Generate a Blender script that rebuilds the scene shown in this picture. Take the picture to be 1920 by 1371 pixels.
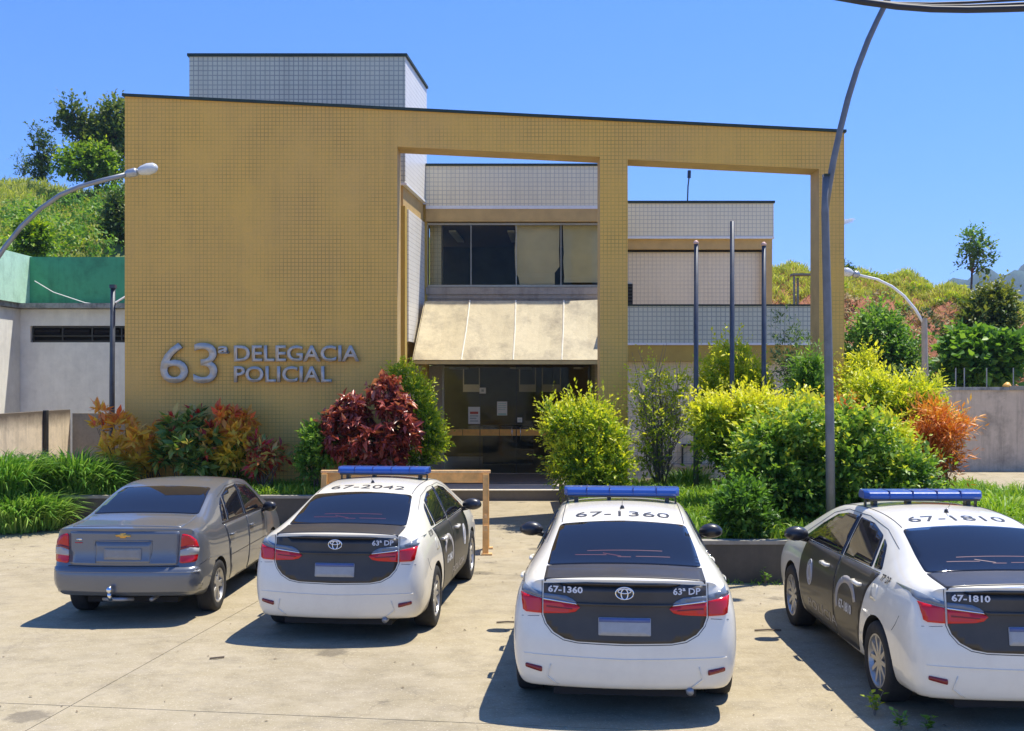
import bpy, bmesh, math, random
import numpy as np
from mathutils import Vector, Matrix, geometry
from mathutils.bvhtree import BVHTree
for o in list(bpy.data.objects): bpy.data.objects.remove(o)
S = bpy.context.scene
COL = S.collection
rad = math.radians
# ------------------------------------------------------------------ camera
CX, HY, F, CH = 960.0, 714.0, 2000.0, 2.62
cd = bpy.data.cameras.new('camera'); cam = bpy.data.objects.new('camera', cd); COL.objects.link(cam)
cam.location = (0, 0, CH); cam.rotation_euler = (rad(90), 0, 0)
cd.sensor_width = 36; cd.lens = F/1920*36; cd.shift_y = (HY-685.5)/1920; cd.clip_end = 9000
S.camera = cam
# ------------------------------------------------------------------ light
SUNV = Vector((.34, .20, 1)).normalized()
EL = math.asin(SUNV.z)
w = bpy.data.worlds.new("World"); S.world = w; w.use_nodes = True
wn = w.node_tree.nodes; wl = w.node_tree.links
sky = wn.new('ShaderNodeTexSky'); sky.sky_type = 'NISHITA'; sky.sun_disc = False
sky.sun_elevation = EL; sky.sun_rotation = math.atan2(SUNV.x, SUNV.y)
sky.air_density = 1.0; sky.dust_density = 0.1; sky.ozone_density = 2.5
tcw = wn.new('ShaderNodeTexCoord'); spw = wn.new('ShaderNodeSeparateXYZ'); wl.new(tcw.outputs['Generated'], spw.inputs[0])
rw_ = wn.new('ShaderNodeValToRGB'); wl.new(spw.outputs[2], rw_.inputs[0])
rw_.color_ramp.elements[0].position = 0.0; rw_.color_ramp.elements[0].color = (.26, .395, .82, 1)
rw_.color_ramp.elements[1].position = .42; rw_.color_ramp.elements[1].color = (.30, .53, .92, 1)
mw_ = wn.new('ShaderNodeVectorMath'); mw_.operation = 'MULTIPLY'; wl.new(sky.outputs[0], mw_.inputs[0]); wl.new(rw_.outputs[0], mw_.inputs[1])
mx_ = wn.new('ShaderNodeVectorMath'); mx_.operation = 'MULTIPLY'; wl.new(mw_.outputs[0], mx_.inputs[0]); mx_.inputs[1].default_value = (1.15, 1.13, 1.1)
wl.new(mx_.outputs[0], wn['Background'].inputs[0]); wn['Background'].inputs[1].default_value = 0.15
sl = bpy.data.lights.new('sun', 'SUN'); sl.energy = 4.6; sl.angle = rad(.53); sl.color = (1, .94, .82)
so = bpy.data.objects.new('sun', sl); COL.objects.link(so)
so.rotation_euler = SUNV.to_track_quat('Z', 'Y').to_euler(); so.location = (20, 10, 60)
S.view_settings.view_transform = 'Standard'; S.view_settings.look = 'None'
S.view_settings.exposure = 0.60; S.view_settings.gamma = 1; S.view_settings.use_curve_mapping = False
S.render.engine = 'CYCLES'
S.cycles.max_bounces = 8; S.cycles.transparent_max_bounces = 16

def PX(px, d): return (px-CX)/F*d
def PZ(py, d): return CH+(HY-py)/F*d
# ------------------------------------------------------------------ materials
class NT:
    def __init__(s, name):
        s.m = bpy.data.materials.new(name); s.m.use_nodes = True
        s.t = s.m.node_tree; s.b = s.t.nodes['Principled BSDF']; s.out = s.t.nodes['Material Output']
    def n(s, typ, **kw):
        nd = s.t.nodes.new('ShaderNode'+typ)
        for k, v in kw.items():
            if hasattr(nd, k): setattr(nd, k, v)
            else: nd.inputs[k.replace('_', ' ')].default_value = v
        return nd
    def l(s, a, b): s.t.links.new(a, b)
    def co(s, scale=(1, 1, 1)):
        tc = s.n('TexCoord'); mp = s.n('Mapping'); s.l(tc.outputs['Object'], mp.inputs[0])
        mp.inputs['Scale'].default_value = scale; return mp.outputs[0]
    def noise(s, v, scale, detail=6, rough=.6):
        nd = s.n('TexNoise'); nd.inputs['Scale'].default_value = scale; nd.inputs['Detail'].default_value = detail
        nd.inputs['Roughness'].default_value = rough; s.l(v, nd.inputs['Vector']); return nd.outputs['Fac']
    def ramp(s, f, stops):
        r = s.n('ValToRGB'); e = r.color_ramp.elements
        while len(e) < len(stops): e.new(.5)
        for x, (p, c) in zip(e, stops):
            x.position = p; x.color = (c if isinstance(c, tuple) else (c, c, c))+(1,)
        s.l(f, r.inputs[0]); return r.outputs[0]
    def mix(s, f, a, b, mode='MIX'):
        m = s.n('Mix', data_type='RGBA', blend_type=mode)
        for sock, v in ((m.inputs['Factor'], f), (m.inputs['A'], a), (m.inputs['B'], b)):
            pass
        ins = [i for i in m.inputs if i.enabled]
        for i, v in zip(ins, (f, a, b)):
            if isinstance(v, (int, float)): i.default_value = v
            elif isinstance(v, tuple): i.default_value = v+(1,) if len(v) == 3 else v
            else: s.l(v, i)
        return [o for o in m.outputs if o.enabled][0]
    def bump(s, h, strength, dist=.01):
        b = s.n('Bump'); b.inputs['Strength'].default_value = strength; b.inputs['Distance'].default_value = dist
        s.l(h, b.inputs['Height']); s.l(b.outputs[0], s.b.inputs['Normal'])

def simple(name, c, rough=.5, metal=0, var=.12, scale=8, coat=0, bump=0, spec=None):
    q = NT(name); v = q.co()
    f = q.noise(v, scale)
    a = tuple(x*(1-var) for x in c); b = tuple(min(1, x*(1+var)) for x in c)
    q.l(q.ramp(f, [(.3, a), (.7, b)]), q.b.inputs['Base Color'])
    q.b.inputs['Roughness'].default_value = rough; q.b.inputs['Metallic'].default_value = metal
    if coat: q.b.inputs['Coat Weight'].default_value = coat; q.b.inputs['Coat Roughness'].default_value = .04
    if spec is not None: q.b.inputs['Specular IOR Level'].default_value = spec
    if bump: q.bump(f, bump, .01)
    return q.m

def tile_mat(name, c1, c2, mortar, size, gap, rough=.35, stain=(.12, .10, .06), stain_amt=.35, gridamt=(.35, 1)):
    q = NT(name); tc = q.n('TexCoord'); sp = q.n('SeparateXYZ'); q.l(tc.outputs['Object'], sp.inputs[0])
    ad = q.n('Math', operation='ADD'); q.l(sp.outputs[0], ad.inputs[0]); q.l(sp.outputs[1], ad.inputs[1])
    cb = q.n('CombineXYZ'); q.l(ad.outputs[0], cb.inputs[0]); q.l(sp.outputs[2], cb.inputs[1])
    br = q.n('TexBrick', offset=0.0, squash=1.0); br.offset_frequency = 1
    q.l(cb.outputs[0], br.inputs['Vector'])
    br.inputs['Scale'].default_value = 1; br.inputs['Brick Width'].default_value = size
    br.inputs['Row Height'].default_value = size; br.inputs['Mortar Size'].default_value = gap
    br.inputs['Mortar Smooth'].default_value = .2; br.inputs['Bias'].default_value = 0
    br.inputs['Color1'].default_value = c1+(1,); br.inputs['Color2'].default_value = c2+(1,)
    br.inputs['Mortar'].default_value = (0, 0, 0, 1)
    v = q.co(); big = q.noise(v, .9, 4, .55)
    base = q.mix(q.ramp(q.noise(v, .45, 3), [(.35, 0.), (.65, 1.)]), c1, c2)
    tile = q.mix(.5, base, br.outputs['Color'])
    # joint visibility varies over the wall with dirt
    jn = q.ramp(q.noise(v, .55, 5, .7), [(.34, gridamt[0]), (.62, gridamt[1])])
    mm = q.n('Math', operation='MULTIPLY'); q.l(br.outputs['Fac'], mm.inputs[0]); q.l(jn, mm.inputs[1])
    col = q.mix(mm.outputs[0], base, mortar)
    t2 = q.mix(br.outputs['Fac'], q.mix(.35, base, br.outputs['Color']), col)
    # vertical dirt streaks
    vs = q.co((2.2, 2.2, .16)); st = q.ramp(q.noise(vs, 1.6, 6, .65), [(.48, 0.), (.76, stain_amt)])
    fine = q.mix(q.ramp(q.noise(v, 30, 3), [(.4, 0.), (.8, .14)]), t2, stain)
    q.l(q.mix(st, fine, stain), q.b.inputs['Base Color'])
    q.b.inputs['Roughness'].default_value = rough; q.b.inputs['Specular IOR Level'].default_value = .22
    inv = q.n('Math', operation='SUBTRACT'); inv.inputs[0].default_value = 1; q.l(br.outputs['Fac'], inv.inputs[1])
    q.bump(inv.outputs[0], .35, .004)
    return q.m

def plaster(name, c, stain, scale=1.2, amt=.6, streak=.5, rough=.85, topdirt=None):
    q = NT(name); v = q.co(); f = q.noise(v, scale, 8, .7)
    base = q.ramp(q.noise(v, scale*6, 5), [(.3, tuple(x*.88 for x in c)), (.7, c)])
    a = q.mix(q.ramp(f, [(.48, 0.), (.75, amt)]), base, stain)
    vs = q.co((3, 3, .25)); st = q.ramp(q.noise(vs, 1.3, 7, .7), [(.5, 0.), (.8, streak)])
    a = q.mix(st, a, stain)
    if topdirt:   # grime collected below the coping and above the ground (object z range)
        tc = q.n('TexCoord'); sp = q.n('SeparateXYZ'); q.l(tc.outputs['Object'], sp.inputs[0])
        nz = q.n('Math', operation='MULTIPLY_ADD'); q.l(f, nz.inputs[0]); nz.inputs[1].default_value = topdirt[2]; q.l(sp.outputs[2], nz.inputs[2])
        mr = q.n('MapRange'); q.l(nz.outputs[0], mr.inputs[0]); mr.inputs[1].default_value = topdirt[0]; mr.inputs[2].default_value = topdirt[1]
        a = q.mix(mr.outputs[0], a, stain)
    q.l(a, q.b.inputs['Base Color']); q.b.inputs['Roughness'].default_value = rough
    q.bump(q.noise(v, 25, 5), .3, .01)
    return q.m

def concrete_ground():
    q = NT('parking_concrete'); tc = q.n('TexCoord'); g = q.n('NewGeometry'); v = g.outputs['Position']
    mp = q.n('Mapping'); mp.inputs['Scale'].default_value = (1, .45, 1); mp.inputs['Rotation'].default_value = (0, 0, rad(70)); q.l(v, mp.inputs[0])
    a = q.ramp(q.noise(v, 26, 8, .75), [(.28, (.27, .22, .135)), (.5, (.29, .24, .15)), (.74, (.43, .36, .235))])
    b = q.mix(q.ramp(q.noise(mp.outputs[0], 1.1, 9, .72), [(.36, 0.), (.6, .75)]), a, (.45, .38, .24))
    c = q.mix(q.ramp(q.noise(mp.outputs[0], .55, 7, .7), [(.48, 0.), (.66, .75)]), b, (.24, .20, .13))
    d = q.mix(q.ramp(q.noise(v, 3.2, 8, .75), [(.52, 0.), (.68, .55)]), c, (.20, .17, .115))
    e = q.mix(q.ramp(q.noise(v, 90, 3, .6), [(.60, 0.), (.72, .5)]), d, (.16, .14, .11))
    mp2 = q.n('Mapping'); mp2.inputs['Scale'].default_value = (.8, 1.25, 1); mp2.inputs['Rotation'].default_value = (0, 0, rad(-25)); q.l(v, mp2.inputs[0])
    e = q.mix(q.ramp(q.noise(mp2.outputs[0], 2.6, 10, .78), [(.42, 0.), (.66, .7)]), e, (.44, .375, .265))
    e = q.mix(q.ramp(q.noise(mp2.outputs[0], 1.5, 10, .8), [(.52, 0.), (.68, .6)]), e, (.21, .18, .13))
    sp = q.mix(q.ramp(q.noise(v, 55, 2, .5), [(.62, 0.), (.70, .6)]), e, (.66, .58, .44))
    vo2 = q.n('TexVoronoi'); vo2.inputs['Scale'].default_value = .9; q.l(v, vo2.inputs['Vector'])
    dn = q.n('Math', operation='MULTIPLY_ADD'); q.l(q.noise(v, 9, 5), dn.inputs[0]); dn.inputs[1].default_value = -.22; q.l(vo2.outputs['Distance'], dn.inputs[2])
    sp = q.mix(q.ramp(dn.outputs[0], [(0., .55), (.05, 0.)]), sp, (.10, .085, .065))
    # hairline cracks
    vo = q.n('TexVoronoi', feature='DISTANCE_TO_EDGE'); vo.inputs['Scale'].default_value = .33
    wv = q.n('VectorMath', operation='ADD'); nn = q.n('TexNoise'); nn.inputs['Scale'].default_value = 1.8; nn.inputs['Detail'].default_value = 8
    q.l(v, nn.inputs['Vector']); q.l(v, wv.inputs[0]); q.l(nn.outputs['Color'], wv.inputs[1]); q.l(wv.outputs[0], vo.inputs['Vector'])
    cr = q.ramp(vo.outputs['Distance'], [(0., .3), (.003, 0.)])
    q.l(q.mix(cr, sp, (.11, .09, .07)), q.b.inputs['Base Color'])
    q.b.inputs['Roughness'].default_value = .9; q.b.inputs['Specular IOR Level'].default_value = .25
    ad = q.n('Math', operation='ADD'); q.l(q.noise(v, 60, 6, .7), ad.inputs[0]); q.l(q.noise(v, 6, 5), ad.inputs[1])
    q.bump(ad.outputs[0], .45, .006)
    return q.m

def leaf_mat(name, stops, trans=.35, rough=.45):
    q = NT(name); at = q.n('Attribute', attribute_name='tint'); 
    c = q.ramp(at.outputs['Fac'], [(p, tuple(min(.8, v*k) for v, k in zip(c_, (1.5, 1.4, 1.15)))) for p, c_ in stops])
    q.l(c, q.b.inputs['Base Color']); q.b.inputs['Roughness'].default_value = rough
    q.b.inputs['Specular IOR Level'].default_value = .35
    tr = q.n('BsdfTranslucent'); q.l(q.mix(1., c, (1.25, 1.3, .6), 'MULTIPLY'), tr.inputs[0])
    mx = q.n('MixShader'); mx.inputs[0].default_value = trans
    q.l(q.b.outputs[0], mx.inputs[1]); q.l(tr.outputs[0], mx.inputs[2]); q.l(mx.outputs[0], q.out.inputs[0])
    return q.m

M = {}
M['yellow'] = tile_mat('ochre_tile', (.88, .50, .10), (.80, .46, .12), (.46, .265, .06), .075, .0075, stain=(.28, .17, .07), stain_amt=.16, gridamt=(.0, .85))
M['lit_tile'] = tile_mat('sunlit_white_tile', (.88, .85, .76), (.84, .80, .72), (.5, .47, .4), .105, .008, stain=(.4, .36, .3), stain_amt=.2)  # brighter copy of the white tile, sunlight put into its colour
M['ochre'] = simple('ochre_plaster', (.54, .37, .15), .7, var=.12, scale=3, bump=.1)
M['dochre'] = simple('ochre_column_paint', (.50, .34, .07), .6, var=.1, scale=3)
M['white_tile'] = tile_mat('white_tile', (.90, .81, .58), (.86, .78, .57), (.52, .48, .40), .105, .008, stain=(.4, .36, .28), stain_amt=.25, gridamt=(.5, 1))
M['shade_tile'] = tile_mat('shaded_white_tile', (.62, .63, .50), (.68, .67, .53), (.30, .33, .30), .105, .011, stain=(.2, .2, .18), stain_amt=.2, gridamt=(.7, 1))  # white tile toned down, shade of the front faces put into its colour
M['plain_tile'] = tile_mat('pale_tile', (.87, .76, .56), (.83, .73, .54), (.55, .49, .39), .105, .008, stain=(.3, .27, .24), stain_amt=.2)
M['coping'] = simple('dark_green_coping', (.02, .04, .03), .6, var=.3)
M['drip'] = simple('white_drip_edge', (.80, .80, .80), .5, var=.06)
M['sill'] = plaster('weathered_sill_concrete', (.47, .40, .31), (.16, .13, .10), 2.5, .5, .7)
M['awning'] = plaster('cream_awning_sheet', (.66, .55, .32), (.16, .12, .08), 1.5, .75, .35, .6)
M['seam'] = simple('pale_awning_seam', (.80, .74, .58), .5)
M['rim'] = simple('yellow_awning_rim', (.52, .42, .18), .5)
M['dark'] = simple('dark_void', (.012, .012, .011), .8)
M['frame'] = simple('dark_metal_frame', (.05, .05, .048), .4, .5)
M['lframe'] = simple('pale_aluminium_frame', (.34, .33, .27), .4, .6)
M['steel'] = simple('galvanised_steel', (.30, .31, .32), .45, .6, scale=6)
M['pole'] = simple('grey_painted_pole', (.17, .175, .18), .5, .3, scale=5, var=.2)
M['flagpole'] = simple('dark_flagpole_paint', (.065, .075, .095), .45, .3, scale=5, var=.3)
M['letter'] = simple('brushed_letter_metal', (.60, .52, .42), .5, .25, scale=12, var=.12)
M['ltside'] = simple('shaded_letter_side', (.14, .12, .11), .5, .3)  # letter metal darkened, shade on the edges put into the colour
M['wood'] = simple('varnished_pine', (.74, .38, .10), .45, 0, var=.3, scale=5, bump=.1)
M['wood_end'] = simple('pale_wood_end', (.78, .48, .20), .6, 0, var=.2, scale=14)
M['blind'] = simple('olive_blind_fabric', (.88, .78, .58), .8, var=.1, scale=2)
M['paper'] = simple('paper', (.75, .75, .70), .8, var=.04)
M['red_print'] = simple('red_print', (.55, .12, .08), .8)
M['grey_print'] = simple('grey_print', (.35, .4, .38), .8)
M['teal_print'] = simple('teal_print', (.35, .55, .48), .8)
M['band'] = simple('orange_band', (.88, .46, .09), .5, var=.15)
M['shaded_green'] = plaster('shaded_green_wall', (.09, .40, .20), (.02, .05, .03), 1.3, .6, .45)  # darker copy of the parapet green, shade put into the colour
M['sunlit_green'] = plaster('sunlit_green_wall', (.56, .86, .66), (.2, .38, .28), 2.0, .6, .45)  # lighter copy of the parapet green, sunlight put into the colour
M['whitewall'] = plaster('white_render', (.86, .84, .76), (.32, .32, .30), .8, .25, .2, .9)
M['beige_wall'] = plaster('beige_wall', (.84, .70, .50), (.13, .10, .07), 2.0, .35, .6, .9, topdirt=(1.66, 2.0, .25))
M['greywall'] = plaster('stained_render_wall', (.66, .52, .37), (.08, .07, .055), .9, .75, .6, .95)
M['ledge'] = plaster('mossy_ledge', (.36, .36, .33), (.03, .03, .03), 4, .9, .8)
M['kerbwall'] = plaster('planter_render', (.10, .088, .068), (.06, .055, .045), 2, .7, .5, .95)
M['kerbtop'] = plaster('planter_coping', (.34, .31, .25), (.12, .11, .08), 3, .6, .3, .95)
M['concrete'] = concrete_ground()
M['step'] = plaster('sunlit_tread_concrete', (.62, .57, .47), (.3, .27, .22), 2.5, .35, .1, .9)  # step concrete lightened, sun on the tread put into the colour
M['riser'] = plaster('shaded_porch_concrete', (.20, .18, .15), (.1, .09, .08), 2.5, .35, .1, .9)  # step concrete darkened, shade on the risers put into the colour
M['soil'] = plaster('dry_soil', (.11, .085, .05), (.06, .09, .03), 2.5, .7, .1, .95)
M['bark'] = simple('bark', (.12, .09, .065), .9, var=.35, scale=14, bump=.4)
M['twig'] = simple('bare_twig', (.22, .18, .14), .9, var=.3, scale=14)
M['lamp_glass'] = simple('lamp_lens', (.62, .62, .58), .2, coat=.5)
M['lamp_metal'] = simple('cast_aluminium', (.42, .43, .44), .4, .6)
M['cable'] = simple('black_cable', (.02, .022, .03), .6)
M['tube_light'] = simple('unlit_fluorescent_tube', (.8, .8, .72), .4)
M['floor_in'] = simple('interior_floor', (.28, .27, .25), .35, var=.2, scale=2)
M['wall_in'] = simple('interior_wall', (.15, .135, .07), .8, var=.2, scale=2)  # green-brown tint imitates greenery mirrored in the panes
M['ceil_in'] = simple('interior_ceiling', (.22, .16, .08), .8, var=.1)
M['grey_wood'] = simple('weathered_wood', (.22, .2, .17), .85, var=.3)
M['cap_pink'] = simple('faded_cap', (.62, .40, .34), .6)
# cars
def paint(name, c, rough=.28, metal=0.0, flake=False, dust=.1, coat=.8):
    q = NT(name); v = q.co()
    f = q.ramp(q.noise(v, 2.3, 6, .7), [(.45, 0.), (.8, dust)])
    q.l(q.mix(f, c, (.36, .31, .24)), q.b.inputs['Base Color'])
    q.b.inputs['Metallic'].default_value = metal; q.b.inputs['Roughness'].default_value = rough
    q.b.inputs['Coat Weight'].default_value = coat; q.b.inputs['Coat Roughness'].default_value = .05
    return q.m
M['cwhite'] = paint('white_car_paint', (.84, .785, .65), .35, dust=.22)
M['cblack'] = paint('black_vinyl_paint', (.034, .030, .026), .42, dust=.07, coat=.15)
M['cgrey'] = paint('grey_metallic_paint', (.155, .165, .18), .33, .4, dust=.06)
M['under'] = simple('black_underbody', (.012, .012, .012), .8)
M['seamline'] = simple('panel_gap', (.03, .03, .03), .7)
def cglass():
    q = NT('tinted_car_glass'); q.b.inputs['Base Color'].default_value = (.010, .011, .016, 1)
    q.b.inputs['Roughness'].default_value = .03; q.b.inputs['IOR'].default_value = 1.5
    return q.m
M['glass'] = cglass()
def wglass():
    q = NT('window_glass'); tr = q.n('BsdfTransparent'); tr.inputs[0].default_value = (.88, .88, .80, 1)
    gl = q.n('BsdfGlossy'); gl.inputs['Roughness'].default_value = .0; gl.inputs[0].default_value = (1, 1, 1, 1)
    fr = q.n('Fresnel'); fr.inputs[0].default_value = 1.2
    mx = q.n('MixShader'); q.l(fr.outputs[0], mx.inputs[0]); q.l(tr.outputs[0], mx.inputs[1]); q.l(gl.outputs[0], mx.inputs[2])
    q.l(mx.outputs[0], q.out.inputs[0]); return q.m
M['wglass'] = wglass()
def lens(name, c, rough=.12, e=0):
    q = NT(name); q.b.inputs['Base Color'].default_value = c+(1,); q.b.inputs['Roughness'].default_value = rough
    q.b.inputs['Coat Weight'].default_value = .3; q.b.inputs['Coat Roughness'].default_value = .02
    v = q.co(); q.bump(q.noise(v, 40, 2), .15, .003)
    return q.m
M['redlens'] = lens('red_lens', (.60, .008, .010)); M['darkred'] = lens('dark_red_reflector', (.22, .012, .015))
M['smoke'] = lens('smoked_lens', (.16, .19, .23)); M['clear'] = lens('clear_lens', (.42, .40, .36))
M['chrome'] = simple('chrome', (.75, .76, .78), .12, 1, var=.03)
M['bluelens'] = lens('blue_lens', (.02, .07, .30), .3); M['blued'] = lens('dark_blue_seam', (.01, .03, .18), .3)
M['plate'] = simple('blurred_number_plate', (.36, .37, .37), .5, var=.08, scale=20)
M['plate_blue'] = simple('plate_blue_band', (.10, .14, .30), .5)
M['plate_tan'] = simple('dusty_number_plate', (.30, .28, .245), .6)
M['rubber'] = simple('tyre_rubber', (.022, .021, .02), .85, var=.3, scale=20)
M['alloy'] = simple('alloy_rim', (.45, .44, .42), .35, .7)
M['alloyd'] = simple('dark_wheel_well', (.03, .03, .03), .6, .3)
M['tx_white'] = simple('white_decal', (.72, .72, .72), .5, var=.02)
M['tx_black'] = simple('black_decal', (.03, .03, .035), .5, var=.05)
M['tx_grey'] = simple('faded_decal', (.42, .39, .36), .5, var=.05)
M['gold'] = simple('gold_emblem', (.70, .40, .10), .3, .7)
M['plastic'] = simple('black_plastic', (.02, .02, .024), .35, coat=.3)
M['plum'] = simple('dark_red_streak', (.13, .022, .035), .5)
# foliage
M['duranta'] = leaf_mat('golden_leaves', [(0., (.035, .085, .012)), (.28, (.12, .22, .02)), (.55, (.34, .40, .03)), (1., (.62, .52, .05))], .42)
M['duranta_g'] = leaf_mat('yellow_green_leaves', [(0., (.03, .08, .012)), (.4, (.14, .25, .02)), (1., (.50, .52, .03))], .42)
M['green'] = leaf_mat('mid_green_leaves', [(0., (.03, .08, .015)), (.5, (.085, .19, .03)), (1., (.21, .34, .06))], .4)
M['shrub'] = leaf_mat('glossy_green_leaves', [(0., (.03, .08, .015)), (.4, (.08, .18, .03)), (.7, (.19, .30, .05)), (1., (.45, .45, .05))], .4, .4)
M['blue_green'] = leaf_mat('dusty_green_leaves', [(0., (.04, .08, .03)), (.5, (.09, .15, .06)), (1., (.20, .27, .12))], .25)
M['dark_tree'] = leaf_mat('dark_tree_leaves', [(0., (.02, .05, .02)), (.5, (.06, .11, .03)), (1., (.17, .19, .04))], .35)
M['crimson'] = leaf_mat('crimson_leaves', [(0., (.035, .07, .02)), (.22, (.10, .04, .025)), (.45, (.15, .026, .026)), (.8, (.26, .06, .055)), (1., (.42, .18, .14))], .18, .3)  # pinkish top stop puts highlights into the leaf colour
M['croton_o'] = leaf_mat('orange_croton_leaves', [(0., (.10, .16, .02)), (.3, (.55, .42, .05)), (.6, (.72, .36, .07)), (.85, (.62, .18, .06)), (1., (.5, .06, .04))], .35, .35)
M['croton_r'] = leaf_mat('red_green_croton_leaves', [(0., (.03, .08, .02)), (.5, (.12, .20, .05)), (.62, (.40, .34, .12)), (.75, (.30, .03, .03)), (1., (.42, .04, .05))], .25, .35)
M['orange_b'] = leaf_mat('burnt_orange_leaves', [(0., (.14, .05, .015)), (.5, (.48, .15, .025)), (1., (.75, .33, .06))], .25)
M['grass'] = leaf_mat('grass_blades', [(0., (.05, .11, .015)), (.5, (.13, .26, .025)), (1., (.30, .40, .06))], .35, .5)
M['longgrass'] = leaf_mat('long_grass_blades', [(0., (.03, .09, .02)), (.5, (.09, .22, .035)), (1., (.25, .38, .10))], .3, .4)
M['hillgrass'] = leaf_mat('hill_grass_blades', [(0., (.14, .17, .04)), (.5, (.26, .32, .06)), (1., (.42, .42, .12))], .4, .6)
M['dryweed'] = leaf_mat('dry_weed', [(0., (.12, .07, .04)), (.5, (.25, .19, .09)), (1., (.40, .36, .20))], .2, .7)
M['dryleaf'] = simple('dry_leaf', (.16, .11, .06), .8, var=.4)

def hill_mat():
    q = NT('hill_soil_and_grass'); v = q.co()
    g = q.ramp(q.noise(v, 1.3, 8, .7), [(.3, (.09, .13, .03)), (.55, (.17, .20, .045)), (.8, (.25, .23, .08))])
    r = q.ramp(q.noise(v, .9, 8, .7), [(.3, (.20, .065, .03)), (.7, (.42, .16, .07))])
    at = q.n('Attribute', attribute_name='red')
    ad = q.n('Math', operation='MULTIPLY_ADD'); q.l(q.noise(v, .35, 6, .7), ad.inputs[0]); ad.inputs[1].default_value = 1.2; q.l(at.outputs['Fac'], ad.inputs[2])
    q.l(q.mix(q.ramp(ad.outputs[0], [(.95/1.5, 0.), (1.08/1.5, 1.)]), g, r), q.b.inputs['Base Color'])
    sc = q.n('Math', operation='MULTIPLY'); 
    q.b.inputs['Roughness'].default_value = .95; q.bump(q.noise(v, 3, 8, .7), .8, .15)
    return q.m
M['hill'] = hill_mat()
M['farhill'] = simple('wooded_mountain', (.025, .06, .045), .95, var=.5, scale=.02)
M['ground'] = plaster('dry_ground', (.34, .29, .2), (.10, .13, .04), .3, .8, 0, .95)

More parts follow.
